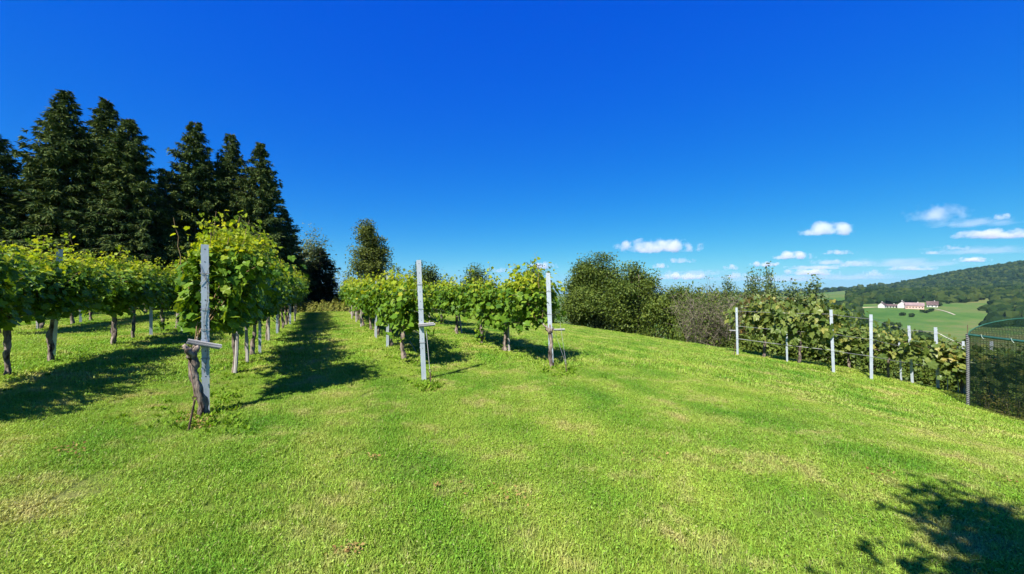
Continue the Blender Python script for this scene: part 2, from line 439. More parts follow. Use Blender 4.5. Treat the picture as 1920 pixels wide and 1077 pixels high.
def lacing_mat():
    m, nt, out = nodes('net_lacing')
    tc = nt.nodes.new('ShaderNodeTexCoord').outputs['Object']
    s = nt.nodes.new('ShaderNodeSeparateXYZ'); nt.links.new(tc, s.inputs[0])
    f = math_(nt, 'FRACT', math_(nt, 'ADD', math_(nt, 'MULTIPLY', s.outputs[2], 22.0), math_(nt, 'MULTIPLY', s.outputs[0], 14.0)))
    c = mixc(nt, math_(nt, 'GREATER_THAN', f, 0.62), (0.012, 0.014, 0.014), (0.30, 0.30, 0.30))
    p = N(nt, 'ShaderNodeBsdfPrincipled', Roughness=0.7); nt.links.new(c, p.inputs['Base Color'])
    nt.links.new(p.outputs[0], out.inputs[0]); return m
M['lacing'] = lacing_mat()

def net_mat():
    m, nt, out = nodes('green_netting')
    tc = nt.nodes.new('ShaderNodeTexCoord').outputs['Object']
    n = noise(nt, 3.0, 3, tc)
    d = N(nt, 'ShaderNodeBsdfDiffuse'); d.inputs[0].default_value = (0.010, 0.026, 0.016, 1)
    t = nt.nodes.new('ShaderNodeBsdfTransparent')
    mx = nt.nodes.new('ShaderNodeMixShader')
    sx = nt.nodes.new('ShaderNodeSeparateXYZ'); nt.links.new(tc, sx.inputs[0])
    fa = math_(nt, 'GREATER_THAN', math_(nt, 'FRACT', math_(nt, 'MULTIPLY', math_(nt, 'SUBTRACT', sx.outputs[0], sx.outputs[1]), 16.0)), 0.6)
    fb = math_(nt, 'GREATER_THAN', math_(nt, 'FRACT', math_(nt, 'MULTIPLY', sx.outputs[2], 21.0)), 0.6)
    nt.links.new(math_(nt, 'ADD', math_(nt, 'ADD', 0.12, math_(nt, 'MULTIPLY', n, 0.22)), math_(nt, 'MULTIPLY', math_(nt, 'MAXIMUM', fa, fb), 0.30)), mx.inputs[0])
    nt.links.new(t.outputs[0], mx.inputs[1]); nt.links.new(d.outputs[0], mx.inputs[2])
    nt.links.new(mx.outputs[0], out.inputs[0]); return m
M['net'] = net_mat()

# ------------------------------------------------------------------ ground
def polar_sheet(name, radii, nang, mat, centre=False):
    a = np.linspace(0, 2 * np.pi, nang, endpoint=False)
    g = Geo()
    rr, aa = np.meshgrid(radii, a, indexing='ij')
    X = rr * np.sin(aa); Y = rr * np.cos(aa)
    V = np.stack([X, Y, ground_z(X, Y)], axis=2).reshape(-1, 3)
    i, k = np.meshgrid(np.arange(len(radii) - 1), np.arange(nang), indexing='ij')
    k2 = (k + 1) % nang
    F = np.stack([i * nang + k, (i + 1) * nang + k, (i + 1) * nang + k2, i * nang + k2], axis=2).reshape(-1, 4)[:, ::-1]
    g.add(V, F)
    if centre:
        n0 = len(V)
        g.add([(0, 0, gz(0, 0))], np.zeros((0, 3)))
        tr = np.array([(n0, (j + 1) % nang, j) for j in range(nang)])
        g.f3.append(tr[:, ::-1]); g.m3.append(np.zeros(nang, int))
    return link(name, g.mesh(name, mat, True))

RJ = 46.0
lawn = tag(polar_sheet('lawn', np.concatenate([np.linspace(0.6, 24, 48), np.linspace(24.8, RJ, 30)]), 300, lawn_ground_mat(), True),
           'mown sunlit lawn sloping down to the right', 'lawn', kind='structure')
terrain = tag(polar_sheet('terrain', np.geomspace(RJ, 5200, 120), 300, meadow_mat()),
              'green meadows of the valley and the hill across it', 'meadow', kind='structure')

# farm track and hay strip laid on the meadow
def draped_strip(name, pts, width, mat, lift):
    P = []
    for (a, b) in zip(pts[:-1], pts[1:]):
        n = max(2, int((b - a).length / 4))
        for i in range(n): P.append(a.lerp(b, i / n))
    P.append(pts[-1])
    P = np.array([(p.x, p.y) for p in P])
    T = np.gradient(P, axis=0); T /= np.linalg.norm(T, axis=1)[:, None]
    S = np.stack([-T[:, 1], T[:, 0]], axis=1)
    g = Geo(); V = []
    w = np.broadcast_to(np.asarray(width, float), (len(P),)) if np.isscalar(width) else np.interp(np.linspace(0, 1, len(P)), np.linspace(0, 1, len(width)), width)
    for u in (-1, -0.33, 0.33, 1):
        Q = P + S * (w / 2 * u)[:, None]
        V.append(np.stack([Q[:, 0], Q[:, 1], ground_z(Q[:, 0], Q[:, 1]) + lift], axis=1))
    V = np.concatenate(V); n = len(P); F = []
    for r in range(3):
        for i in range(n - 1):
            F.append((r * n + i, r * n + i + 1, (r + 1) * n + i + 1, (r + 1) * n + i))
    g.add(V, F)
    return link(name, g.mesh(name, mat, True))

# ------------------------------------------------------------------ grass
def blades(n, size, hmin, hmax, w, rng, clover=0):
    p = rng.uniform(-size / 2, size / 2, (n, 2))
    a = rng.uniform(0, 2 * np.pi, n); h = rng.uniform(hmin, hmax, n) * rng.choice([1, 1, 1, 0.7, 1.35], n)
    lean = rng.uniform(0.25, 1.5, n) * h
    ww = w * rng.uniform(0.6, 1.3, n)
    d = np.stack([np.cos(a), np.sin(a)], 1); q = np.stack([-np.sin(a), np.cos(a)], 1)
    z0 = np.full(n, -0.01)
    def pt(xy, z): return np.concatenate([xy, z[:, None]], 1)
    b1 = pt(p - q * ww[:, None] / 2, z0); b2 = pt(p + q * ww[:, None] / 2, z0)
    m = p + d * (lean * 0.35)[:, None]
    m1 = pt(m - q * ww[:, None] * 0.42, h * 0.62); m2 = pt(m + q * ww[:, None] * 0.42, h * 0.62)
    t = pt(p + d * lean[:, None], h)
    V = np.stack([b1, b2, m2, m1, t], 1).reshape(-1, 3)
    o = np.arange(n)[:, None] * 5
    F4 = np.array([[0, 1, 2, 3]]) + o; F3 = np.array([[3, 2, 4]]) + o
    return V, F4, F3

def build_grass():
    rng = np.random.default_rng(5)
    g = Geo(); kind = []
    specs = [(0.8, 6800, 0.013, 0.032, 0.0044), (0.8, 6800, 0.012, 0.030, 0.0047), (0.8, 6000, 0.016, 0.040, 0.0042),
             (1.8, 5200, 0.030, 0.060, 0.012), (1.8, 5200, 0.028, 0.056, 0.013)]
    for k, (size, n, h0, h1, w) in enumerate(specs):
        V, F4, F3 = blades(n, size, h0, h1, w, rng)
        n0 = g.n
        g.add(V, F4); g.f3.append(F3 + n0); g.m3.append(np.zeros(len(F3), int))
        nn = len(V)
        # small round clover and daisy leaves among the blades
        c = int(n * 0.10)
        pos = np.concatenate([rng.uniform(-size / 2, size / 2, (c, 2)), rng.uniform(0.012, 0.035, (c, 1))], 1)
        nrm = rng.normal(size=(c, 3)) * 0.45 + np.array([0, 0, 1.0])
        R = rots(nrm, rng.normal(size=(c, 3)), rng.uniform(0, 6, c))
        scatter(g, SM, SMF, pos, R, rng.uniform(0.7, 1.4, c) * (0.014 if size < 1 else 0.026))
        nn += c * 4
        kind += [10 + k] * nn
    pts, rot, scl, kd = [], [], [], []
    def place(step, rmin, rmax, kinds):
        R_ = int(rmax / step) + 1
        for i in range(-R_, R_ + 1):
            for j in range(0, R_ + 1):
                x = (i + random.uniform(-.25, .25)) * step; y = (j + random.uniform(-.25, .25)) * step
                r = math.hypot(x, y)
                if r < rmin or r >= rmax or y < 1.2: continue
                if abs(x) > y * 1.36 + 0.9: continue
                s = x * ND[0] + y * ND[1]; t = x * TD[0] + y * TD[1]
                if s > 17.5 or t > 31 or s < -13: continue
                e = 0.05
                nx = -(gz(x + e, y) - gz(x - e, y)) / (2 * e); ny = -(gz(x, y + e) - gz(x, y - e)) / (2 * e)
                q = Vector((nx, ny, 1)).normalized().to_track_quat('Z', 'Y').to_matrix()
                eu = (q @ Matrix.Rotation(random.uniform(0, 6.28), 3, 'Z')).to_euler()
                pts.append((x, y, gz(x, y))); rot.append(tuple(eu))
                sx = random.uniform(0.95, 1.15); scl.append((sx, sx, random.uniform(0.8, 1.25)))
                kd.append(random.choice(kinds))
    place(0.62, 1.6, 9.0, (0, 1, 2))
    place(1.30, 8.7, 42.0, (3, 4))
    nV = g.n
    g.add(np.array(pts), np.zeros((0, 3)))
    me = g.mesh('grass', blade_mat())
    allkind = np.array(kind + kd, np.int32)
    at_ = me.attributes.new('kind', 'INT', 'POINT'); at_.data.foreach_set('value', allkind)
    ar = me.attributes.new('turn', 'FLOAT_VECTOR', 'POINT')
    ar.data.foreach_set('vector', np.concatenate([np.zeros((nV, 3)), np.array(rot)]).astype(np.float32).ravel())
    as_ = me.attributes.new('size', 'FLOAT_VECTOR', 'POINT')
    as_.data.foreach_set('vector', np.concatenate([np.ones((nV, 3)), np.array(scl)]).astype(np.float32).ravel())
    ng = bpy.data.node_groups.new('grass_tufts', 'GeometryNodeTree')
    ng.interface.new_socket('Geometry', in_out='INPUT', socket_type='NodeSocketGeometry')
    ng.interface.new_socket('Geometry', in_out='OUTPUT', socket_type='NodeSocketGeometry')
    gi = ng.nodes.new('NodeGroupInput'); go = ng.nodes.new('NodeGroupOutput')
    jn = ng.nodes.new('GeometryNodeJoinGeometry'); L = ng.links
    def attr(nm, ty):
        a = ng.nodes.new('GeometryNodeInputNamedAttribute'); a.data_type = ty; a.inputs['Name'].default_value = nm
        return a.outputs[0]
    ka, ta, sa = attr('kind', 'INT'), attr('turn', 'FLOAT_VECTOR'), attr('size', 'FLOAT_VECTOR')
    def pick(v):
        c = ng.nodes.new('FunctionNodeCompare'); c.data_type = 'INT'; c.operation = 'EQUAL'
        L.new(ka, c.inputs[2]); c.inputs[3].default_value = v
        s = ng.nodes.new('GeometryNodeSeparateGeometry'); s.domain = 'POINT'
        L.new(gi.outputs[0], s.inputs[0]); L.new(c.outputs[0], s.inputs[1])
        return s.outputs[0]
    for k in range(len(specs)):
        ip = ng.nodes.new('GeometryNodeInstanceOnPoints')
        L.new(pick(k), ip.inputs['Points']); L.new(pick(10 + k), ip.inputs['Instance'])
        L.new(ta, ip.inputs['Rotation']); L.new(sa, ip.inputs['Scale'])
        L.new(ip.outputs[0], jn.inputs[0])
    L.new(jn.outputs[0], go.inputs[0])
    o = link('grass', me)
    md = o.modifiers.new('tufts', 'NODES'); md.node_group = ng
    tag(o, 'short sunlit green grass with dry straw patches covering the lawn', 'grass', kind='stuff')
build_grass()

# ------------------------------------------------------------------ grapevines
def gnarled(p0, p1, r0, r1, rng, n=12, wob=0.03, sides=9):
    m = n * 2
    u = np.linspace(0, 1, n)
    w = np.cumsum(rng.normal(size=(n, 2)) * wob * 0.55, axis=0); w -= np.outer(u, w[-1]); w[0] = 0
    k = 1 + 0.24 * rng.normal(size=n).clip(-1, 1); k[0] = 1.3
    U = np.linspace(0, 1, m)
    P = np.outer(1 - U, p0) + np.outer(U, p1)
    P[:, 0] += np.interp(U, u, w[:, 0]); P[:, 1] += np.interp(U, u, w[:, 1])
    R = (r0 * (1 - U) + r1 * U) * np.interp(U, u, k)
    sides = sides + 4
    V, q, tr = tube(P, R, sides)
    # stringy ridges of bark twisting round the stem
    a = np.tile(np.arange(sides), m) * 2 * np.pi / sides; h = np.repeat(U, sides)
    ph = rng.uniform(0, 6.28, 3)
    d = 0.13 * np.sin(3 * a + 5 * h + ph[0]) + 0.10 * np.sin(5 * a - 9 * h + ph[1]) + 0.08 * np.sin(2 * a + 23 * h + ph[2]) + 0.07 * rng.normal(size=len(a))
    C = np.repeat(P, sides, axis=0)
    V[:-2] = C + (V[:-2] - C) * (1 + d)[:, None]
    return V, q, tr, P

def add_gnarled(g, *a, **k):
    V, q, tr, P = gnarled(*a, **k)
    n0 = g.n; g.add(V, q); g.f3.append(tr + n0); g.m3.append(np.zeros(len(tr), int))
    return P

def make_vine(seed, arm=0.9, top=2.2, halfw=0.40, run=0.85, ncane=17, nleaf=60, leaf=0.125, thick=0.055,
              mats=('vine', 'vine_sunlit'), droop=1.0, tall=0, trunk2=False, bare=0.0, skirt=0, oneway=False, low=None, trim=None, bend=None):
    """meshes of one vine: trunk, canes, foliage; x runs along the row, z up"""
    rng = np.random.default_rng(seed)
    gt = Geo()
    bend = rng.normal(size=2) * 0.05 if bend is None else np.array(bend)
    P = add_gnarled(gt, (bend[0], bend[1] * 0.6, -0.06), (0, 0, arm), thick, thick * 0.72, rng, 13, 0.022)
    if trunk2:
        add_gnarled(gt, (bend[0] + 0.14, 0.02, -0.05), (0.02, 0, arm * 0.97), thick * 0.8, thick * 0.5, rng, 10, 0.03)
    # knobby head
    for k in range(4):
        a = rng.uniform(0, 6.28)
        add_gnarled(gt, tuple(P[-2]), (math.cos(a) * 0.10, math.sin(a) * 0.07, arm + rng.uniform(0.0, 0.12)), thick * 0.75, thick * 0.3, rng, 5, 0.012, 7)
    arms = []
    for sgn in ((1, 0.6) if oneway else (-1, 1)):
        e = (sgn * run * rng.uniform(0.75, 0.95), rng.normal() * 0.04, arm + rng.uniform(0.02, 0.10) + (0.35 if oneway else 0))
        A = add_gnarled(gt, (0, 0, arm - 0.02), e, thick * 0.42, thick * 0.22, rng, 8, 0.02, 6)
        arms.append(A)
    gc = Geo(); gl = Geo()
    pos, nrm, lit, siz = [], [], [], []
    for c in range(ncane + tall):
        A = arms[c % 2]
        b = A[rng.integers(4 if oneway else 1, len(A))] + rng.normal(size=3) * 0.02
        isup = c >= ncane
        side = rng.choice([-1, 1])
        H = (top - arm) * (rng.uniform(1.02, 1.32) if isup else rng.uniform(0.55, 1.08))
        u = np.linspace(0, 1, 12)
        dr = 0 if isup else max(0, rng.normal(0.30, 0.35)) * droop
        if trim is not None and rng.random() < 0.8: side = -1
        sy = side * (halfw * rng.uniform(0.1, 1.0)) * (0.3 if isup else 1)
        path = np.stack([b[0] + (abs(rng.normal()) if oneway else rng.normal()) * 0.30 * u ** 1.3, b[1] + sy * u ** (0.8) * (1 + dr),
                         b[2] + H * (u * (1 + dr) - dr * 1.55 * u * u)], 1)
        path[:, :2] += np.cumsum(rng.normal(size=(12, 2)) * 0.014, 0)
        add_tube(gc, path, np.linspace(0.007, 0.0025, 12), 4, cap=False)
        k = nleaf if not isup else int(nleaf * 0.75)
        uu = rng.beta(1.25, 1.0, k)
        pp = np.stack([np.interp(uu, u, path[:, i]) for i in range(3)], 1)
        spread = (0.15 if not isup else 0.075) * (1.15 - 0.55 * uu)
        off = rng.normal(size=(k, 3)) * spread[:, None] * np.array([1.1, 1.1, 0.8])
        pp = pp + off
        pos.append(pp)
        out = np.stack([off[:, 0] * 2, np.sign(pp[:, 1]) * 0.45 + off[:, 1] * 2, np.full(k, 0.55)], 1)
        nrm.append(out + rng.normal(size=(k, 3)) * 0.55)
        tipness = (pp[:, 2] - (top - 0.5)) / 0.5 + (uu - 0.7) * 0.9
        lit.append(tipness + rng.normal(size=k) * 0.28)
        siz.append(rng.uniform(0.65, 1.2, k) * (1.12 - 0.5 * uu ** 2))
    if skirt:   # suckers on the trunk
        k = skirt
        z = rng.uniform(0.05, arm, k)
        pp = np.stack([rng.normal(size=k) * 0.09, rng.normal(size=k) * 0.09, z], 1)
        pos.append(pp); nrm.append(rng.normal(size=(k, 3)) + np.array([0, 0, 0.6])); lit.append(rng.uniform(-1, .6, k)); siz.append(rng.uniform(0.5, 0.9, k))
    pos = np.concatenate(pos); nrm = np.concatenate(nrm); lit = np.concatenate(lit); siz = np.concatenate(siz) * leaf
    if bare: 
        kp = rng.random(len(pos)) > bare
        pos, nrm, lit, siz = pos[kp], nrm[kp], lit[kp], siz[kp]
    lo = (arm - 0.36 if not oneway else arm + 0.15) if low is None else low
    ok = (pos[:, 2] > lo + 0.22 * rng.random(len(pos)))
    if oneway and trim is not None: ok &= pos[:, 1] < trim + 0.12 * pos[:, 0] + 0.06 * rng.normal(size=len(pos))
    if oneway: ok &= pos[:, 0] > 0.30 - 0.15 * (np.abs(pos[:, 1]) > 0.25)
    if skirt: ok[-skirt:] = True
    pos, nrm, lit, siz = pos[ok], nrm[ok], lit[ok], siz[ok]
    hang = np.stack([rng.normal(size=len(pos)) * 0.4, np.sign(pos[:, 1]) * 0.35, np.full(len(pos), -1.0)], 1)
    R = rots(nrm, hang, rng.normal(size=len(pos)) * 0.5)
    s3 = np.stack([siz * rng.uniform(0.85, 1.1, len(siz)), siz, siz * rng.uniform(0.3, 1.7, len(siz))], 1)
    y = lit > 0.42  # upper leaves take the colour with the sun glow painted in
    scatter(gl, VL, VLF, pos[~y], R[~y], s3[~y], 0)
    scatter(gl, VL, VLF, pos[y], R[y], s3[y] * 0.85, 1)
    return (gt.mesh('trunk', M['vbark'], True), gc.mesh('canes', M['cane'], True), gl.mesh('foliage', [M[mats[0]], M[mats[1]]], False))

ROWANG = math.atan2(TD[1], TD[0])
def place_vine(meshes, p, label, group, rz=None, scale=1.0, xs=1.0):
    o = empty('grapevine', p, (ROWANG if rz is None else rz) + (0 if meshes in (VH, VR) else random.choice((0, math.pi))))
    o.scale = (xs, random.uniform(0.95, 1.1), scale)
    tag(o, label, 'grapevine', group)
    for nm, me in zip(('trunk', 'canes', 'foliage'), meshes): link(nm, me, o)
    return o

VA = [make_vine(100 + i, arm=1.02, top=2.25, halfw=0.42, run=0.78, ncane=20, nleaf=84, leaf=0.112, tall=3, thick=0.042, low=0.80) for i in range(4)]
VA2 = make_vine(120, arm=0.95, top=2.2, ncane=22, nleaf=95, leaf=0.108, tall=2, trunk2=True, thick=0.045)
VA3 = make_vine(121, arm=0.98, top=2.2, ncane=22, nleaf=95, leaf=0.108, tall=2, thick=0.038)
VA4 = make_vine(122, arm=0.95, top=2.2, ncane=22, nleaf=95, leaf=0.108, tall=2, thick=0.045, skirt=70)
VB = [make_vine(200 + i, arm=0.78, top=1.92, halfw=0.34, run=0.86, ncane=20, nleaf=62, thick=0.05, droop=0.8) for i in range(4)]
VC = [make_vine(300 + i, arm=0.80, top=1.98, halfw=0.34, run=0.86, ncane=20, nleaf=62, thick=0.05, droop=0.8, mats=('vine', 'vine_sunlit'), tall=1, skirt=k) for i, k in ((0, 0), (1, 60), (2, 0))]
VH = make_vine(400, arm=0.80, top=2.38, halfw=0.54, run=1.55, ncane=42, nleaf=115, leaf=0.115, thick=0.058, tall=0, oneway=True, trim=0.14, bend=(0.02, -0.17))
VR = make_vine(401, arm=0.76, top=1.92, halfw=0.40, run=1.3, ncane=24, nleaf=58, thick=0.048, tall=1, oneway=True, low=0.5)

def spread(P, i):
    d = [(P[k] - P[k + 1]).length for k in (i - 1, i) if 0 <= k < len(P) - 1]
    return min(1.4, max(0.95, (sum(d) / len(d)) / 1.4))

def row_word(i):
    return ['first', 'second', 'third', 'fourth', 'fifth', 'sixth', 'seventh', 'eighth', 'ninth', 'tenth', 'eleventh', 'twelfth', 'thirteenth', 'fourteenth', 'fifteenth', 'sixteenth'][i]

def row_point(s, t):
    p = ND * s + TD * t
    return Vector((p[0], p[1], gz(p[0], p[1])))

def st(p): 
    return p.x * ND[0] + p.y * ND[1], p.x * TD[0] + p.y * TD[1]

HERB = []      # where herbs grow (foot of vines and posts)
# row one: the hero row with the steel end post on the left
r1 = [(378, 783), (443, 702), (461, 680), (481, 667), (502, 640), (524, 625)]
s1 = st(hit(378, 783))[0]
P1 = [hit(*q) for q in r1]
t = st(P1[-1])[1]
S1 = sum(st(p)[0] for p in P1) / len(P1)
while t < 25: 
    t += 1.45; P1.append(row_point(S1, t))
lab1 = ['grapevine with thick pale gnarled trunk in front of the steel end post holding tilted boards',
        'grapevine just behind the boarded end post, dark trunk leaning on a split stake',
        'grapevine with thin trunk tied to a pale stake, third in the boarded post row',
        'grapevine with thick upright trunk before a steel post, fourth in the boarded post row']
for i, p in enumerate(P1):
    me = VH if i == 0 else (VA3 if i in (2, 4) else VA[i % 4])
    if i == 0: p = p + Vector((-0.092, -0.044, 0))
    place_vine(me, p, lab1[i] if i < 4 else '%s grapevine counted from the boarded end post, shading the mown aisle' % row_word(i), 'vines in the row left of the shaded aisle', xs=1 if i == 0 else spread(P1, i), scale=random.uniform(0.95, 1.04))
    HERB.append(p)
# row two: sunlit row right of the aisle
r2 = [(757, 674.6), (733, 653.5), (709, 632), (694, 620), (681, 613)]
P2 = [hit(*q) for q in r2]
S2 = st(hit(795, 715))[0]; t = st(P2[-1])[1]
while t < 25:
    t += 1.5; P2.append(row_point(S2 - 0.02, t))
lab2 = ['grapevine with crooked thin trunk nearest behind the bare tall leaning steel post',
        'sunlit grapevine whose dark trunk touches a short steel post, second behind the leaning post']
for i, p in enumerate(P2):
    place_vine(VB[i % 4], p, lab2[i] if i < 2 else '%s sunlit grapevine counted from the leaning steel post' % row_word(i), 'vines in the sunlit row right of the aisle', xs=spread(P2, i), scale=random.uniform(0.95, 1.06))
    HERB.append(p)
# row three: tall shoots against the sky
r3 = [(1031, 689), (950, 660.5), (900.5, 644.6), (856, 628), (826, 610)]
P3 = [hit(*q) for q in r3]
S3 = st(P3[1])[0]; t = st(P3[-1])[1]
while t < 24:
    t += 1.7; P3.append(row_point(S3, t))
lab3 = ['grapevine with reddish flaky trunk against the rightmost steel end post on the open lawn',
        'grapevine with forked pale trunk and stake, second from the rightmost lawn post',
        'grapevine with leaf covered trunk and tall dark shoots, middle of the rightmost row',
        'grapevine with slanting pale trunk tied to a slanting stake, fourth in the rightmost row']
for i, p in enumerate(P3):
    place_vine(VR if i == 0 else VC[(0, 0, 1, 2, 1)[i] if i < 5 else i % 3], p, lab3[i] if i < 4 else '%s grapevine back from the end post of the rightmost lawn row' % row_word(i), 'vines in the rightmost row on the lawn', xs=1 if i == 0 else spread(P3, i), scale=random.uniform(0.97, 1.08))
    HERB.append(p)
# left rows
r0 = [(103, 678), (212, 648), (252, 637), (303, 623), (338, 618)]
P0 = [hit(*q) for q in r0]
S0 = sum(st(p)[0] for p in P0) / len(P0)
t0 = st(P0[0])[1]
P0 = [row_point(S0, t0 - q) for q in (4.3, 2.9, 1.45)] + P0
t = st(P0[-1])[1]
while t < 25.5:
    t += 1.5; P0.append(row_point(S0, t))
lab0 = ['leafy grapevine second before the left frame edge, throwing shade into the left grass lane', 'leafy grapevine next to the left frame edge, throwing shade into the left grass lane',
        'grapevine hanging in at the frame edge beside the tall white holed post',
        'grapevine with stout dark trunk directly before the white post with a top hole',
        'grapevine with two crossing stub trunks right of the white holed post',
        'grapevine with slender curved single trunk left of the short white post',
        'grapevine with a leaf wrapped trunk right of the short white post',
        'grapevine with dark trunk and wooden stake just left of the boarded end post']
for i, p in enumerate(P0):
    me = {2: VA[1], 3: VA[0], 4: VA2, 5: VA3, 6: VA4}.get(i, VA[i % 4])
    place_vine(me, p, lab0[i] if i < 8 else '%s grapevine back from the frame edge in the white holed post row' % row_word(i - 2), 'vines in the row with the white holed post', xs=min(1.12, spread(P0, i)), scale=random.uniform(0.90, 0.99))
    HERB.append(p)
for (row, s_, ta, nm) in ((1, st(hit(149, 607))[0], st(hit(70, 619))[1] - 1.5, 'in the row beyond the white holed post row'),
                          (2, st(hit(149, 607))[0] - 3.1, 20.0, 'in the back row beside the spruces')):
    t = ta; i = 0
    while t < 26:
        p = row_point(s_, t)
        place_vine(VA[(i + row) % 4], p, '%s grapevine from the frame edge, %s' % (row_word(i), nm), 'vines %s' % nm, scale=random.uniform(0.95, 1.05))
        HERB.append(p); t += 1.55; i += 1
SL, SL2 = st(hit(149, 607))[0], st(hit(149, 607))[0] - 3.1

# ------------------------------------------------------------------ posts, stakes, wires
def profile_mesh(h, w=0.072, d=0.045, wall=0.006, holes=True):
    """galvanised C-shaped vineyard post with punched holes and hook notches"""
    out = [(-w / 2, 0), (w / 2, 0), (w / 2, d), (w * 0.28, d), (w * 0.28, d - wall), (w / 2 - wall, d - wall), (w / 2 - wall, wall),
           (-w / 2 + wall, wall), (-w / 2 + wall, d - wall), (-w * 0.28, d - wall), (-w * 0.28, d), (-w / 2, d)]
    g = Geo(); n = len(out)
    zs = [-0.05, h]
    V = [(x, y - d / 2, z) for z in zs for x, y in out]
    F = [(i, (i + 1) % n, n + (i + 1) % n, n + i) for i in range(n)]
    g.add(V, F)
    for z in (n,):  # top cap from quads
        g.add([V[z + i] for i in range(n)], [(0, 1, 6, 7)])
        g.add([V[z + i] for i in range(n)], [(1, 2, 5, 6)]); g.add([V[z + i] for i in range(n)], [(0, 7, 8, 11)])
        g.add([V[z + i] for i in range(n)], [(2, 3, 4, 5)]); g.add([V[z + i] for i in range(n)], [(8, 9, 10, 11)])
    # little hook lugs along both edges
    z = 0.45
    while z < h - 0.04:
        for sg in (-1, 1):
            add_box(g, (sg * (w / 2 + 0.003), 0.0, z), (0.006, 0.02, 0.018))
        z += 0.12
    return g.mesh('profile', M['steel'])

def disc(g, c, r, m=0, n=10):
    V = [c] + [(c[0] + r * math.cos(6.2832 * k / n), c[1], c[2] + r * math.sin(6.2832 * k / n)) for k in range(n)]
    g.add(V, [(0, 1 + k, 1 + (k + 1) % n) for k in range(n)], m)

def post(base, top, label, w=0.072, group='galvanised vineyard posts', holes=True, wraps=(0.35, 0.6, 0.85), yaw=None, arm=None, hole_r=0.006):
    d = Vector(top) - Vector(base); h = d.length
    o = empty('trellis_post', base)
    q = d.to_track_quat('Z', 'Y').to_matrix()
    if yaw is None: yaw = math.atan2(-base[0], -base[1]) * -1.0
    fwd = Vector((-base[0], -base[1], 0)).normalized()      # face the open end of the row
    z = d.normalized(); y = (-fwd + z * fwd.dot(z)).normalized(); x = y.cross(z)
    if yaw != 0.0:
        o.matrix_world = Matrix.Translation(base) @ Matrix((x, y, z)).transposed().to_4x4()
    link('profile', profile_mesh(h, w), o)
    if holes:
        g = Geo(); k = h - 0.06
        while k > 0.4:
            disc(g, (random.uniform(-.002, .002), -0.0245, k), hole_r); k -= 0.16
        link('punched_hole', g.mesh('punched_hole', M['steel_dark']), o)['kind'] = 'stuff'
    for f in wraps:
        g = Geo(); zz = h * f
        pts = [(sx * (w / 2 + 0.010), sy * 0.032, zz + 0.004 * sx * sy) for sx, sy in ((-1, -1), (1, -1), (1, 1), (-1, 1), (-1, -1))]
        add_tube(g, pts, 0.0035, 5)
        link('wire_tie', g.mesh('wire_tie', M['wire']), o)
    return o

def cross_arm(o, z, x0, x1, tilt, yoff=-0.05, planks=3):
    """bundle of weathered boards clamped to a post"""
    a = empty('cross_arm', (0, 0, 0)); bpy.data.objects.remove(a)
    c = ((x0 + x1) / 2, yoff, z); L = abs(x1 - x0)
    R = Matrix.Rotation(tilt, 3, 'Y')
    par = None
    for k in range(planks):
        g = Geo()
        add_box(g, (0, 0, 0), (L * random.uniform(0.94, 1.0), 0.055 + 0.012 * (k % 2), 0.016))
        me = g.mesh('board', M['board'])
        ob = link('cross_arm' if k == 0 else 'board', me, o if k == 0 else par)
        if k == 0:
            par = ob; ob.location = c; ob.rotation_euler = (0.1, tilt, 0)
        else:
            ob.location = (random.uniform(-.015, .015), 0.006 * (-1) ** k, 0.0185 * k)
    return par

def stake(p, h, lean, label, r=0.024, group='wooden stakes beside vine trunks'):
    g = Geo()
    top = (lean[0], lean[1], h)
    rng = np.random.default_rng(int(abs(p[0]) * 1000))
    u = np.linspace(0, 1, 5)
    P = np.outer(1 - u, (0, 0, -0.05)) + np.outer(u, top); P[1:-1, :2] += rng.normal(size=(3, 2)) * 0.004
    add_tube(g, P, r * (1 - 0.12 * u), 6)
    me = g.mesh('wooden_stake', M['wood'])
    o = link('wooden_stake', me); o.location = p
    tag(o, label, 'stake', group)
    return o

# end post of row one: stands just behind the first trunk
b = hit(386, 776); y1 = b.y
pa = post(b, at(384, 459, y1), None, w=0.078, wraps=(0.33, 0.5, 0.62, 0.83), hole_r=0.007)
tag(pa, 'tall pale galvanised post with tilted grey boards behind the thick gnarled trunk', 'post', 'galvanised vineyard posts')
cross_arm(pa, (776 - 647) * y1 / FOC, -0.20, 0.16, 0.30, -0.075)
g = Geo(); hpost = (776 - 459) * y1 / FOC
for sg in (-1, 1):   # crossed guy wire below the top, chain down the face
    add_tube(g, [(sg * 0.05, -0.030, hpost * 0.88), (0.0, -0.032, hpost * 0.80), (-sg * 0.05, -0.030, hpost * 0.76)], 0.0025, 4)
link('crossed_wire', g.mesh('crossed_wire', M['wire']), pa)
g = Geo()
for k in range(46):
    z = hpost * 0.80 - k * 0.026
    x = 0.012 + 0.018 * math.sin(k * 0.22) - 0.001 * k * 0.3
    add_box(g, (x, -0.031 - 0.002 * (k % 2), z), (0.012 if k % 2 else 0.005, 0.005, 0.028))
link('chain', g.mesh('chain', M['wire']), pa)
# row two leaning post
b = hit(795, 714); pb = post(b, at(785, 488, b.y - 0.05), None, w=0.078, wraps=(0.32, 0.6, 0.8))
tag(pb, 'tall bare leaning galvanised post with one short grey board, nearest the lawn centre', 'post', 'galvanised vineyard posts')
cross_arm(pb, (714 - 611) * b.y / FOC, -0.05, 0.22, -0.03, -0.06, 3)
BP2 = b
# row three post
b = hit(1034, 684); pc = post(b, at(1027.5, 512, b.y), None, w=0.09, wraps=(0.30, 0.55, 0.8))
tag(pc, 'galvanised end post of the rightmost lawn row, small board on its right side', 'post', 'galvanised vineyard posts')
cross_arm(pc, (684 - 620) * b.y / FOC, 0.07, 0.32, 0.0, 0.02, 2)
BP3 = b
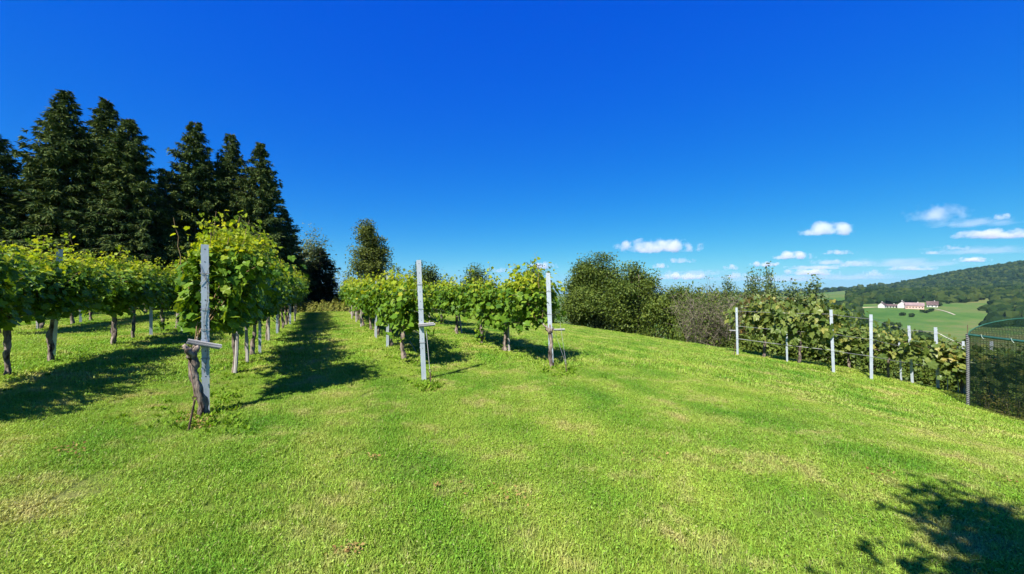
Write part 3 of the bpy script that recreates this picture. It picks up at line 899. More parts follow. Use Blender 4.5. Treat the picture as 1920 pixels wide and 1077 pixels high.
# post of the left row with a hole near its top
b = hit(98, 670); pd = post(b, at(112.5, 468, b.y - 0.12), None, w=0.085, holes=False, wraps=(0.5,))
tag(pd, 'whitish post with one bolt hole near its top rising through the left vines', 'post', 'galvanised vineyard posts')
g = Geo(); disc(g, (0, -0.0245, (670 - 482) * b.y / FOC), 0.008); link('bolt_hole', g.mesh('bolt_hole', M['steel_dark']), pd)

def short_post(px, py, h, label, w=0.07):
    b = hit(px, py); o = post(b, b + Vector((0.01, 0, h)), None, w=w, holes=False, wraps=(0.4,))
    tag(o, label, 'post', 'galvanised vineyard posts'); return o
short_post(283, 631, 1.9, 'short looking white post under the left foliage between two slim trunks')
short_post(519.5, 627.5, 1.9, 'pale steel post beside a dark trunk, under the shaded row midway back')
short_post(544, 609.5, 1.9, 'pale steel post near the far end of the row shading the aisle')
short_post(726.5, 653.5, 1.9, 'pale steel post touching the second trunk behind the leaning post')
short_post(151, 607, 1.8, 'slim white post with leaning dark trunk, in the row behind the left vines')
short_post(487, 664, 1.9, 'galvanised post hidden behind the fourth trunk of the shaded row', 0.06)
short_post(433*0+705, 636, 1.9, 'grey post among the stakes of the sunlit row', 0.05)

stk = [(440, 703, .85, (0.06, 0, 0), 'split grey stake leaning on the second trunk of the shaded row'),
       (464, 682, .80, (-0.02, 0, 0), 'pale stake tied to the thin third trunk of the shaded row'),
       (504, 641, .80, (0.0, 0, 0), 'wooden stake beside the thin fifth trunk of the shaded row'),
       (553, 603, .8, (0, 0, 0), 'wooden stake near the far end of the shaded row'),
       (704, 634, .85, (0.0, 0, 0), 'tall pale stake in front of the third trunk of the sunlit row'),
       (677, 615, .85, (0, 0, 0), 'pale stake in the cluster toward the far sunlit row end'),
       (668, 606, .85, (0, 0, 0), 'pale stake left in the cluster of the sunlit row'),
       (660, 600, .85, (0, 0, 0), 'last pale stake of the sunlit row before the hedge'),
       (955, 661, .85, (-0.04, 0, 0), 'pale stake beside the forked second trunk of the rightmost lawn row'),
       (866, 627, .85, (-0.12, 0, 0), 'slanting pale stake against the slanting trunk of the rightmost row'),
       (805, 608, .85, (0, 0, 0), 'upright pale stake seen right of the leaning steel post'),
       (772, 600, .8, (0, 0, 0), 'small pale stake seen left of the leaning steel post'),
       (332, 618, .85, (0, 0, 0), 'stake beside the dark trunk left of the boarded end post'),
       (70, 620, .8, (0, 0, 0), 'thin stake seen behind the leaves left of the white holed post')]
for px, py, h, ln, lb in stk:
    stake(hit(px, py), h, ln, lb, 0.030 if py > 650 else 0.034)

def wire(a, b, label, r=0.0022, sag=0.02, name='trellis_wire', group='trellis wires strung between posts', mat='wire', n=8, cat='wire'):
    u = np.linspace(0, 1, n)
    P = np.outer(1 - u, a) + np.outer(u, b); P[:, 2] -= sag * 4 * u * (1 - u)
    g = Geo(); add_tube(g, P, r, 5)
    return tag(link(name, g.mesh(name, M[mat])), label, cat, group)

rows = [(S1, st(P1[0])[1] + .15, 26, 'the row with the boarded end post'), (S2, st(BP2)[1], 26, 'the row behind the leaning post'),
        (S3, st(BP3)[1], 25, 'the rightmost lawn row'), (S0, st(P0[0])[1] - .5, 26, 'the row with the white holed post')]
for s_, ta, tb, nm in rows:
    for k, h in enumerate((0.78, 1.15, 1.55)):
        a = row_point(s_, ta) + Vector((0, 0, h)); e = row_point(s_, tb) + Vector((0, 0, h))
        wire(a, e, '%s grey wire strung along %s' % (('lowest', 'middle', 'upper')[k], nm))

# anchors of the end posts
def anchor(p, label, h=0.28, lean=(0.03, -0.05)):
    g = Geo()
    add_tube(g, [(-lean[0], -lean[1], -0.08), (0, 0, 0.02), (lean[0], lean[1], h)], 0.011, 6)
    a = np.linspace(0, 2 * np.pi, 11)
    add_tube(g, [(lean[0] + 0.024 * math.cos(k), lean[1], h + 0.024 + 0.024 * math.sin(k)) for k in a], 0.006, 5)
    o = link('ground_anchor', g.mesh('ground_anchor', M['iron'])); o.location = p
    return tag(o, label, 'anchor', 'iron ground anchors of the rows')
A1 = hit(354, 808); anchor(A1, 'dark iron anchor rod left of the thick gnarled trunk', 0.33, (0.05, 0.02))
wire(A1 + Vector((0.05, 0.02, 0.36)), pa.matrix_world @ Vector((-0.17, -0.07, (771 - 647) * y1 / FOC)) if False else at(350, 655, y1 - 0.05), 'dark twisted wire from the boards down to the iron anchor', 0.006, -0.03, 'anchor_wire', 'anchor wires of end posts', 'iron')
A2 = hit(808, 722); anchor(A2, 'small rusty anchor rod at the foot of the leaning post', 0.2, (-0.02, 0.02))
wire(A2 + Vector((-0.02, 0.02, 0.2)), at(799, 618, BP2.y - .03), 'thin anchor wire beside the leaning post', 0.004, 0.0, 'anchor_wire', 'anchor wires of end posts')
A3 = hit(1062, 700); anchor(A3, 'rusty anchor rod in weeds right of the rightmost lawn post', 0.16, (-0.01, 0.02))
wire(A3 + Vector((0, 0.02, 0.15)), at(1040, 622, BP3.y), 'slack anchor wire slanting from the rightmost lawn post', 0.003, 0.0, 'anchor_wire', 'anchor wires of end posts')
wire(A3 + Vector((0, 0.02, 0.15)), at(1050, 605, BP3.y), 'second steeper anchor wire right of the rightmost lawn post', 0.003, 0.0, 'anchor_wire', 'anchor wires of end posts')
# loose cut cane lying on the grass by the leaning post
a = hit(768, 658); e = at(790, 676, a.y - 0.5)
g = Geo(); add_tube(g, [a + Vector((0, 0, 0.25)), (a + e) / 2 + Vector((0, 0, .12)), e + Vector((0, 0, -0.02))], 0.007, 5)
tag(link('loose_cane', g.mesh('loose_cane', M['wood'])), 'pale loose cane slanting to the ground left of the leaning post', 'cane')

# ------------------------------------------------------------------ right-hand trellis
right_posts = [(1383, 668, 1381, 577, .075, 'galvanised post with a short side board, first of the trellis on the right'),
               (1476, 681, 1474, 600, .06, 'short galvanised post under leaves, second of the trellis on the right'),
               (1563, 700, 1558, 581, .085, 'tall galvanised post left of the reddish leaved gap, third of the right trellis'),
               (1634, 712, 1633, 590, .085, 'tall galvanised post left of the yellowing vine on the right trellis'),
               (1690, 708, 1686, 640, .055, 'low thin galvanised post behind the yellowing vine'),
               (1711, 718, 1704, 611, .075, 'galvanised post at the right edge of the yellowing vine'),
               (1759, 726, 1754, 614, .08, 'bare galvanised post halfway between yellowing vine and green netting'),
               (1777, 722, 1776, 650, .022, 'very thin steel rod right of the bare post near the netting'),
               (1797, 725, 1795, 650, .026, 'slim pale steel rod under the leaves beside the netting'),
               (1808, 738, 1806, 640, .06, 'galvanised post directly left of the netting pole'),
               (1862, 738, 1859, 640, .075, 'galvanised post seen through the green netting')]
RP = []
for bx, by, tx, ty, w, lb in right_posts:
    p = hit_near(bx, by)
    top = at(tx, ty, p.y)
    o = post(p, top, None, w=w * 0.84, holes=False, wraps=(0.35, 0.62, 0.9) if w > .05 else (0.5,))
    tag(o, lb, 'post', 'galvanised posts of the right trellis')
    RP.append((p, top))
cross_arm_parent = [o for o in COL.objects if o.get('label', '').startswith('galvanised post with a short side board')][0]
cross_arm(cross_arm_parent, (668 - 621) * RP[0][0].y / FOC, -0.24, -0.04, 0.03, 0.0, 2)
anchor(hit_near(1376, 672), 'iron anchor rod leaning left of the first right trellis post', 0.45, (0.06, 0.02))
chain = [0, 2, 3, 5, 6, 9]
for lvl, nm in ((0.93, 'top'), (0.62, 'middle'), (0.36, 'low')):
    for k, (i, j) in enumerate(zip(chain[:-1], chain[1:])):
        a = RP[i][0].lerp(RP[i][1], lvl); e = RP[j][0].lerp(RP[j][1], lvl)
        wire(a, e, '%s wire span %s along the right trellis' % (nm, ('before the reddish gap', 'left of the yellowing vine', 'over the yellowing vine', 'past the bare post', 'ending at the netting')[k]),
             0.006 if lvl > .5 else 0.009, 0.015, group='wires of the right trellis')
VL1 = [make_vine(500 + i, arm=0.72, top=1.8, halfw=0.42, run=0.85, ncane=16, nleaf=42, leaf=0.18, thick=0.04, mats=('vine_late', 'vine_late'), droop=0.9, low=0.5) for i in range(3)]
VL2 = make_vine(510, arm=0.85, top=1.45, halfw=0.32, run=0.62, ncane=11, nleaf=30, leaf=0.19, thick=0.035, mats=('vine_late', 'vine_late'), droop=0.8, low=0.66)
rv = [(1434, 672, VL1[0], 1.3, 'large leaved grapevine with forked pale trunk beside the first right trellis post'),
      (1500, 684, VL1[1], 1.3, 'large leaved grapevine in shade left of the third right trellis post'),
      (1592, 692, VL1[2], 0.92, 'reddish yellow grapevine between the two tallest right trellis posts'),
      (1668, 712, VL2, 1.0, 'yellowing grapevine with thin trunk in the middle of the right trellis'),
      (1800, 728, VL2, 1.05, 'grapevine leaning on the netting pole, lowest leaves yellow'),
      (1850, 730, VL1[0], 0.85, 'grapevine behind the green netting with pinkish wilted leaves'),
      (1925, 742, VL1[2], 0.9, 'grapevine behind the green netting at the frame edge')]
for px, py, me, scl, lb in rv:
    p = hit_near(px, py)
    place_vine(me, p, lb, 'large leaved vines of the right trellis', rz=math.atan2(-0.35, 1) if px > 1560 else math.atan2(-0.9, 0.45), scale=scl)
    HERB.append(p)

# ------------------------------------------------------------------ netting tunnel on the right
def netting():
    p0 = hit_near(1815, 762)
    zt = EYE - (628 - HOR) / FOC * p0.y
    o = empty('netting_tunnel', p0)
    tag(o, 'dark green net tunnel over hoops with black and white laced corner pole', 'netting')
    dirb = Vector((at(1920, 641, 1).x, at(1920, 641, 1).y, 0)); 
    yb = (EYE - zt) * FOC / (641 - HOR)
    e = at(1920, 641, yb); ax = (Vector((e.x, e.y, 0)) - Vector((p0.x, p0.y, 0))).normalized()
    L = 3.2; W = 2.9
    nx = Vector((-ax.y, ax.x, 0))
    if nx.x < 0: nx = -nx
    hz = zt - p0.z
    def loc(u, v, z): 
        q = ax * u + nx * v; return (q.x, q.y, z)
    g = Geo(); add_tube(g, [(0, 0, -0.15), (0, 0, hz * 0.5), (-0.01, 0, hz + 0.02)], 0.032, 8); link('corner_pole', g.mesh('corner_pole', M['lacing']), o)
    g = Geo(); add_tube(g, [(-0.01, 0, hz), (-0.012, 0, hz + 0.24)], 0.007, 5); link('rod', g.mesh('rod', M['iron']), o)
    g = Geo(); add_tube(g, [loc(u, 0, hz) for u in np.linspace(0, L, 6)], 0.028, 8); link('side_rail', g.mesh('side_rail', M['gtube']), o)
    for u in (0.35, 1.0):
        g = Geo(); add_tube(g, [loc(u, -0.03, hz + 0.05), loc(u + .02, -0.035, hz), loc(u + .06, -0.03, hz - 0.05)], 0.008, 5)
        link('tie', g.mesh('tie', M['gtube']), o)
    apex = 0.43
    prof = [(v, hz + apex * math.sin(math.pi * v / W) ** 0.5) for v in W * (0.5 - 0.5 * np.cos(np.linspace(0, np.pi, 15)))]
    for k, u in enumerate((0.0, L)):
        g = Geo(); add_tube(g, [loc(u, v, z) for v, z in prof], 0.011, 6); link('hoop', g.mesh('hoop', M['gtube']), o)
    g = Geo(); add_tube(g, [loc(0, W / 2, hz + apex), loc(L, W / 2, hz + apex)], 0.024, 8); link('ridge_rail', g.mesh('ridge_rail', M['gtube']), o)
    g = Geo()
    def gl(q): return gz(p0.x + q[0], p0.y + q[1]) - p0.z + 0.03
    a = [loc(u, 0, 0) for u in np.linspace(0, L, 12)]
    V = [(q[0], q[1], gl(q)) for q in a] + [(q[0], q[1], hz - 0.01) for q in a]
    g.add(V, [(i, i + 1, 12 + i + 1, 12 + i) for i in range(11)])
    a = [loc(0, v, z) for v, z in prof]
    V = [(q[0], q[1], gl(q)) for q in a] + a
    g.add(V, [(i, i + 1, 15 + i + 1, 15 + i) for i in range(14)])
    V = [loc(u, v, z - 0.012) for u in (0.0, L / 2, L) for v, z in prof]
    g.add(V, [(r * 15 + i, r * 15 + i + 1, (r + 1) * 15 + i + 1, (r + 1) * 15 + i) for r in range(2) for i in range(14)])
    link('net', g.mesh('net', M['net'], True), o)
    return p0
NP = netting()

# ------------------------------------------------------------------ herbs at the foot of rows, litter, weeds
def build_herbs():
    rng = np.random.default_rng(9); g = Geo(); P = []
    for p in HERB:
        near = p.y < 14
        n = 26 if near else 14
        for _ in range(n):
            P.append((p.x + rng.normal() * 0.35, p.y + rng.normal() * 0.35))
    for (s_, ta, tb, nm) in rows[:3]:
        t = ta - 0.2
        while t < 17:
            q = ND * (s_ + rng.normal() * 0.17) + TD * t; P.append((q[0], q[1])); t += 0.11 if s_ > 0 else 0.2
    for k in range(40):
        q = hit(1035 + rng.uniform(0, 45), 690 + rng.uniform(0, 22)); P.append((q.x, q.y))
        q = hit(800 + rng.normal() * 16, 720 + abs(rng.normal()) * 8); P.append((q.x, q.y))
        q = hit(380 + rng.normal() * 40, 800 + rng.normal() * 10); P.append((q.x, q.y))
        q = hit(430 + rng.normal() * 18, 760 + rng.normal() * 18); P.append((q.x, q.y))
    for x, y in P:
        k = rng.integers(4, 9)
        a = rng.uniform(0, 6.28, k); tl = rng.uniform(0.2, 1.1, k)
        d = np.stack([np.cos(a) * np.sin(tl), np.sin(a) * np.sin(tl), np.cos(tl)], 1)
        nr = np.stack([-np.cos(a) * np.cos(tl), -np.sin(a) * np.cos(tl), np.sin(tl)], 1)
        pos = np.tile((x, y, gz(x, y)), (k, 1)) + rng.normal(size=(k, 3)) * np.array([.03, .03, .0]) + np.array([0, 0, .015])
        R = rots(nr, d, np.zeros(k))
        sz = rng.uniform(0.035, 0.08, k)
        scatter(g, OV, OVF, pos, R, np.stack([sz * rng.uniform(.6, 1.3, k), sz, sz], 1))
    tag(link('herbs', g.mesh('herbs', M['herb'])), 'low broad leaved herbs growing along the foot of the vine rows', 'herbs', kind='stuff')
    g = Geo(); pts = []
    for k in range(260):
        q = hit(372 + rng.normal() * 14, 790 + rng.normal() * 9); pts.append((q.x, q.y))
    for (cx, cy, sd, n) in ((700, 862, 5, 18), (815, 918, 5, 14), (650, 1040, 14, 40), (800, 732, 20, 40), (130, 850, 18, 60), (950, 935, 30, 40), (1225, 862, 30, 30), (1655, 890, 12, 20), (1890, 905, 10, 16)):
        for k in range(n):
            q = hit(cx + rng.normal() * sd, cy + rng.normal() * sd * 0.35); pts.append((q.x, q.y))
    pts = np.array(pts); n = len(pts)
    pos = np.stack([pts[:, 0], pts[:, 1], ground_z(pts[:, 0], pts[:, 1]) + rng.uniform(0.012, 0.045, n)], 1)
    R = rots(rng.normal(size=(n, 3)) * 0.5 + np.array([0, 0, 1.0]), unit_rand(n, rng), rng.uniform(0, 6, n))
    scatter(g, OV, OVF, pos, R, rng.uniform(0.018, 0.042, n))
    tag(link('fallen_leaves', g.mesh('fallen_leaves', M['litter'])), 'small dry brown leaves lying in the grass', 'dry leaves', kind='stuff')
build_herbs()

def tall_weed(seed, h, n, mat):
    rng = np.random.default_rng(seed); gs, gl = Geo(), Geo()
    for k in range(n):
        a = rng.uniform(0, 6.28); L = h * rng.uniform(0.5, 1.0); ln = rng.uniform(0.05, 0.4) * L
        u = np.linspace(0, 1, 6)
        b = rng.normal(size=2) * 0.06
        P = np.stack([b[0] + math.cos(a) * ln * u ** 1.5, b[1] + math.sin(a) * ln * u ** 1.5, -0.02 + L * u], 1)
        add_tube(gs, P, np.linspace(0.005, 0.002, 6), 4, cap=False)
        m = rng.integers(14, 26); uu = rng.uniform(0.08, 1, m)
        pos = np.stack([np.interp(uu, u, P[:, i]) for i in range(3)], 1) + rng.normal(size=(m, 3)) * 0.025
        R = rots(rng.normal(size=(m, 3)) * 0.6 + np.array([0, 0, .7]), rng.normal(size=(m, 3)) + np.array([0, 0, -.3]), rng.uniform(0, 6, m))
        sz = rng.uniform(0.03, 0.075, m)
        scatter(gl, OV, OVF, pos, R, sz)
    return gs.mesh('stem', M['twig'], True), gl.mesh('foliage', M[mat])
TW = [tall_weed(40 + i, 0.55, 9, 'weed') for i in range(3)]
wl = ['brown stemmed weed', 'bushy olive weed', 'reddish dry weed', 'leggy green weed', 'pale dry weed', 'dense weed', 'low spreading weed', 'thin weed']
wp = [(1835, 762, 'right beside the laced pole'), (1850, 768, 'inside the net a step right of the laced pole'), (1868, 770, 'between net pole and frame edge'),
      (1880, 778, 'at the tunnel foot'), (1895, 772, 'with brown stalks at the tunnel foot'), (1905, 784, 'at the lawn edge by the tunnel'),
      (1915, 775, 'at the frame edge under the net'), (1925, 788, 'cut by the frame edge')]
for i, (px, py, wh) in enumerate(wp):
    p = hit_near(px, py); o = empty('weed', p, random.uniform(0, 6)); o.scale = (1, 1, random.uniform(.75, 1.2))
    tag(o, '%s growing %s' % (wl[i], wh), 'weed', 'weeds along the net tunnel')
    for nm, me in zip(('stem', 'foliage'), TW[i % 3]): link(nm, me, o)

# ------------------------------------------------------------------ trees
def make_spruce(seed, H, R, whorls=80, per=9, pw=0.8, shade=0):
    rng = np.random.default_rng(seed)
    gt, gc = Geo(), Geo()
    add_tube(gt, [(0, 0, -0.3), (0.03, 0, H * .4), (0, 0.03, H * .75), (0, 0, H)], [0.19, 0.13, 0.07, 0.012], 8)
    pos, dr, nr, sz = [], [], [], []
    lumps = rng.uniform(0.72, 1.18, (12, 9))
    for w in range(whorls):
        f = (w + rng.uniform(-.3, .3)) / whorls
        f = min(max(f, 0.03), 0.985); h = H * f
        hb = h
        rad = (R * ((1 - f) ** pw) * min(1, 0.62 + (1 - f) * 2.5)) * (0.62 + 0.38 * min(1, f / 0.12))
        k = per if f < 0.85 else 6
        for b in range(k):
            a = rng.uniform(0, 6.283)
            L = rad * lumps[int(f * 11.9), int(a / 6.284 * 9)] * rng.uniform(0.7, 1.12) + 0.12
            rise = (f - 0.35) * 0.9
            h = hb + rng.uniform(-0.9, 0.9) * H / whorls
            n = max(6, int(L * 12))
            u = np.sort(rng.uniform(0.12, 1.0, n))
            hh = h + L * (rise * u - 0.42 * u ** 1.6 + 0.22 * u ** 4)
            base = np.stack([np.cos(a) * L * u, np.sin(a) * L * u, hh], 1)
            if b % 2 == 0: add_tube(gt, [(0, 0, h), tuple(base[n // 2]), tuple(base[-1])], [0.03 * (1 - f) + 0.01, 0.018 * (1 - f) + .006, 0.004], 4, cap=False)
            for rep in range(9):
                sd = rng.choice([-1, 1], n) * rng.uniform(0.2, 1.0, n)
                d = np.stack([np.cos(a) * 0.8 - np.sin(a) * sd, np.sin(a) * 0.8 + np.cos(a) * sd, rng.uniform(-1.5, 0.1, n)], 1)
                p = base + d * (rng.uniform(0, 0.16, n) * (1.25 - u * 0.6) * L ** .5)[:, None]
                pos.append(p); dr.append(d); nr.append(rng.normal(size=(n, 3)) * 0.8 + np.array([math.cos(a) * .5, math.sin(a) * .5, 0.9]))
                sz.append(rng.uniform(0.13, 0.32, n) * (0.75 + 0.35 * (1 - f)))
    pos, dr, nr, sz = map(np.concatenate, (pos, dr, nr, sz))
    Rm = rots(nr, dr, np.zeros(len(pos)))
    s3 = np.stack([sz * 0.27, sz, sz], 1)
    scatter(gc, SPR, SPRF, pos, Rm, s3)
    return gt.mesh('trunk', M['bark'], True), gc.mesh('crown', M['dark' if shade else 'spruce'])  # shaded conifers: the neighbours' shade is put into a darker needle colour

def make_broad(seed, H, R, z0=0.25, mat='oak', ncl=70, nl=220, leaf=0.15, cl=0.55, bark='bark', lumps=6, trunk_r=0.16, strand=False, topw=0.7, upright=0.0, stems=1, dense=0.5):
    """broadleaved tree: trunk and limbs reaching leaf clumps in an uneven crown"""
    rng = np.random.default_rng(seed)
    gt, gc = Geo(), Geo()
    lc = unit_rand(lumps, rng) * np.array([0.6, 0.6, 0.45]); lr = rng.uniform(0.42, 0.72, lumps)
    cz, hz = H * (1 + z0) / 2, H * (1 - z0) / 2
    cs = []
    while len(cs) < ncl:
        k = rng.integers(lumps); v = unit_rand(1, rng)[0] * lr[k] * rng.uniform(0, 1) ** dense
        p = lc[k] + v
        if np.linalg.norm(p) > 1.08: continue
        zf = (p[2] + 1) / 2
        wid = 1.0 - (1 - topw) * max(0, zf - 0.3) / 0.7
        cs.append((p[0] * R * wid, p[1] * R * wid, cz + p[2] * hz))
    cs = np.array(cs)
    bases = [(rng.normal() * 0.25 * (stems > 1), rng.normal() * 0.25 * (stems > 1)) for _ in range(stems)]
    for bx, by in bases:
        u = np.linspace(0, 1, 7)
        tp = np.stack([bx + rng.normal() * 0.12 * H / 6 * u, by + rng.normal() * .12 * H / 6 * u, -0.3 + (cz + hz * 0.45 + 0.3) * u], 1)
        add_tube(gt, tp, np.linspace(trunk_r, trunk_r * 0.3, 7) / (stems ** .5), 7)
    for c in cs[:: max(1, ncl // 45)]:
        h0 = max(0.12 * H, min(c[2] - np.hypot(c[0], c[1]) * (0.55 + upright), H * 0.7))
        m = (np.array([0, 0, h0]) * 0.45 + c * 0.55) + np.array([0, 0, -0.05 * H])
        add_tube(gt, [(bases[0][0] * .5, bases[0][1] * .5, h0), tuple(m), tuple(c)], [trunk_r * 0.34, trunk_r * 0.2, trunk_r * 0.05], 4, cap=False)
    P, S = [], []
    for c in cs:
        n = int(nl * rng.uniform(0.6, 1.3))
        q = rng.normal(size=(n, 3)).clip(-1.9, 1.9) * cl * rng.uniform(0.7, 1.2) * np.array([1, 1, 0.75 + upright])
        if strand:
            q[:, 2] = -np.abs(rng.normal(size=n)) * cl * 1.7 + 0.2; q[:, :2] *= 0.55
        P.append(c + q); S.append(np.full(n, 1.0))
    P = np.concatenate(P); n = len(P)
    if not strand: P = P[P[:, 2] > 0.05]; n = len(P)
    outv = (P - np.array([0, 0, cz])) / np.array([R, R, hz])
    nrm = outv * 0.5 + rng.normal(size=(n, 3)) * 0.7 + np.array([0, 0, .5])
    hang = rng.normal(size=(n, 3)) * (0.3 if strand else 1.0) + np.array([0, 0, -1.5 if strand else -0.4])
    Rm = rots(nrm, hang, np.zeros(n))
    sz = rng.uniform(0.65, 1.3, n) * leaf
    scatter(gc, SM, SMF, P, Rm, np.stack([sz * (0.8 if strand else 1.1), sz, sz], 1))
    return gt.mesh('trunk', M[bark], True), gc.mesh('crown', M[mat])

def put_tree(name, meshes, px, Y, top_py, H0, label, group=None, cat='tree', rz=None, wid=1.0, base=None, wscale=None):
    X = (px - 960) / FOC * Y
    z = gz(X, Y) - 0.1
    top = EYE - (top_py - HOR) / FOC * Y
    s = (top - z) / H0
    o = empty(name, (X, Y, z), random.uniform(0, 6.28) if rz is None else rz)
    w = s * wid if wscale is None else wscale
    o.scale = (w, w, s)
    tag(o, label, cat, group)
    for nm, me in zip(('trunk', 'crown'), meshes): link(nm, me, o)
    return o

SP = [make_spruce(1, 12, 3.0, pw=0.78), make_spruce(2, 12, 2.8, pw=0.70), make_spruce(3, 12, 3.0, pw=0.80), make_spruce(4, 12, 2.7, pw=0.66)]
spr = [(-30, 20, 205, 0, 1.0, 'dark spruce cut off by the frame edge'), (122, 21.5, 172, 1, 1.15, 'tallest spruce of the group with a blunt bushy top'),
       (200, 25, 186, 2, 1.1, 'spruce with a sparse ragged tip right of the tallest one'), (240, 22.5, 222, 3, 1.15, 'spruce on the left side of the gap in the spruce line'),
       (366, 25, 229, 1, 1.05, 'pointed spruce on the right side of the gap in the spruce line'), (432, 26.5, 250, 3, 0.9, 'narrow spruce second from the right in the line'),
       (488, 26.5, 267, 0, 1.0, 'rightmost spruce with a steep right flank'), (60, 25, 300, 2, 1.0, 'lower spruce filling the space left of the tallest spruce'),
       (532, 28, 392, 1, 1.25, 'lowest spruce stepping down at the right end of the line'), (310, 28, 318, 0, 1.0, 'lower spruce seen in the gap of the spruce line')]
for px, Y, tp, k, w, lb in spr:
    put_tree('spruce_tree', SP[k], px, Y, tp, 12, lb, 'spruces behind the left rows', wid=w)
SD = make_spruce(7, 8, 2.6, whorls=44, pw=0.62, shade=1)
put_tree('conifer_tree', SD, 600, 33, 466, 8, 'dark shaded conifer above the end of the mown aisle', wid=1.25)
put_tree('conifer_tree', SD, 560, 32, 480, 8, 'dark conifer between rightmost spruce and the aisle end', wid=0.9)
put_tree('broadleaf_tree', make_broad(21, 8, 2.3, 0.2, 'pale', 60, 200, 0.14, 0.5), 567, 36, 428, 8, 'pale leaved tree peeping out behind the rightmost spruce')
BI = make_broad(22, 9, 1.9, 0.12, 'birch', 100, 260, 0.13, 0.42, 'palebark', 9, 0.12, strand=True, topw=0.12)
put_tree('birch_tree', BI, 686, 31, 396, 9, 'tall olive birch with hanging twigs above the sunlit row', wid=1.5)
put_tree('birch_tree', make_broad(23, 5, 0.9, 0.25, 'birch', 26, 150, 0.11, 0.34, 'palebark', 4, 0.06, strand=True), 650, 34, 505, 5, 'thin small birch left of the tall olive birch')
# hedge and shrubs along the far edge
def shrub_mesh(seed, mat, H=1.6, R=1.1, ncl=26, nl=170, leaf=0.10, cl=0.32):
    return make_broad(seed, H, R, 0.0, mat, ncl, nl, leaf, cl, 'twig', 5, 0.05, topw=0.85, stems=3, dense=0.6)
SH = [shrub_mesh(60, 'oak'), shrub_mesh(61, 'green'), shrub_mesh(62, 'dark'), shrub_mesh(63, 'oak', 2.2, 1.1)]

def hedge():
    rng = np.random.default_rng(3); g, gs = Geo(), Geo()
    a, b = Vector((-14.6, 27.0, 0)), Vector((-9.7, 26.2, 0)); n = 5200
    u = rng.uniform(0, 1, n); th = rng.uniform(-0.2, math.pi + .2, n)
    lump = 1 + 0.18 * np.sin(u * 37) + 0.12 * np.sin(u * 71 + 1)
    x = a.x + (b.x - a.x) * u; y = a.y + (b.y - a.y) * u + np.cos(th) * 0.42 * lump
    z = ground_z(x, y) + np.clip(np.sin(th), 0, 1) * 0.78 * lump * rng.uniform(0.65, 1.03, n)
    nr = np.stack([rng.normal(size=n) * .5, np.cos(th), np.sin(th) + .3], 1) + rng.normal(size=(n, 3)) * .4
    scatter(g, SM, SMF, np.stack([x, y, z], 1), rots(nr, unit_rand(n, rng), rng.uniform(0, 6, n)), rng.uniform(0.06, 0.12, n))
    o = empty('hedge', (0, 0, 0)); tag(o, 'low yellow green clipped hedge closing the end of the mown aisle', 'hedge')
    link('foliage', g.mesh('foliage', M['hedge']), o)
    for k in range(24):
        uu = (k + .5) / 24; xx = a.x + (b.x - a.x) * uu; yy = a.y + (b.y - a.y) * uu; zz = gz(xx, yy)
        add_tube(gs, [(xx, yy, zz - .05), (xx + .05, yy, zz + .3), (xx - .05, yy + .05, zz + .55)], [.02, .014, .006], 5, cap=False)
    link('stems', gs.mesh('stems', M['twig']), o)
hedge()
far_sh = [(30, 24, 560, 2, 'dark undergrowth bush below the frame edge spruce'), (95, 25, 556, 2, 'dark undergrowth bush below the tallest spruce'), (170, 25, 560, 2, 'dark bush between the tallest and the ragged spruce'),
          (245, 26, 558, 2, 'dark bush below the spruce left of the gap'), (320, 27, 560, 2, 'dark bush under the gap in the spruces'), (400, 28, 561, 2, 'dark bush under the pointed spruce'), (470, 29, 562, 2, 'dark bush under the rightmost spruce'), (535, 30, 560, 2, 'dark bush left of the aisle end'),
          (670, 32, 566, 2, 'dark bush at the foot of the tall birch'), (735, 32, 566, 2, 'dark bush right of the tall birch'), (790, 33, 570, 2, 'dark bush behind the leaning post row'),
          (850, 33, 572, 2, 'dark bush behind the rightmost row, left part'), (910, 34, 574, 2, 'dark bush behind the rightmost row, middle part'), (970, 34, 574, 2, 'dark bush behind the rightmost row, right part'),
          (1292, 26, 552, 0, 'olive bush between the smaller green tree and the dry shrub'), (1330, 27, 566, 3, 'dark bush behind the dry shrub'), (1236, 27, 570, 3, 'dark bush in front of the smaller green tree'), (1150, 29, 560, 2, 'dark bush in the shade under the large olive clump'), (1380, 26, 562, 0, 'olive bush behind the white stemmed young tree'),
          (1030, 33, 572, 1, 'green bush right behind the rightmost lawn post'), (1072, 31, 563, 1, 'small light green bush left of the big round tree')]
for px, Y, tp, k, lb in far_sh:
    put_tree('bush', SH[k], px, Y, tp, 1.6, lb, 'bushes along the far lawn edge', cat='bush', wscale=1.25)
# three young trees whose dark tops rise behind the rightmost lawn row
for sd_, px, Y, tp, R_, lb in ((24, 806, 27.5, 490, 1.75, 'dark young tree rising behind the leaning post and the rightmost row'), (25, 893, 28, 497, 1.35, 'dark young tree with upright tips behind the middle of the rightmost row'),
                               (26, 1006, 28, 500, 1.9, 'dark young tree behind the rightmost lawn post, its right side clear of the vines')):
    put_tree('young_tree', make_broad(sd_, 4.2, R_, 0.0, 'darkgreen', 64, 190, 0.12, 0.26, 'bark', 7, 0.07, topw=0.62, upright=0.9, stems=2), px, Y, tp, 4.2, lb, 'dark young trees behind the rightmost row', wscale=1.0)
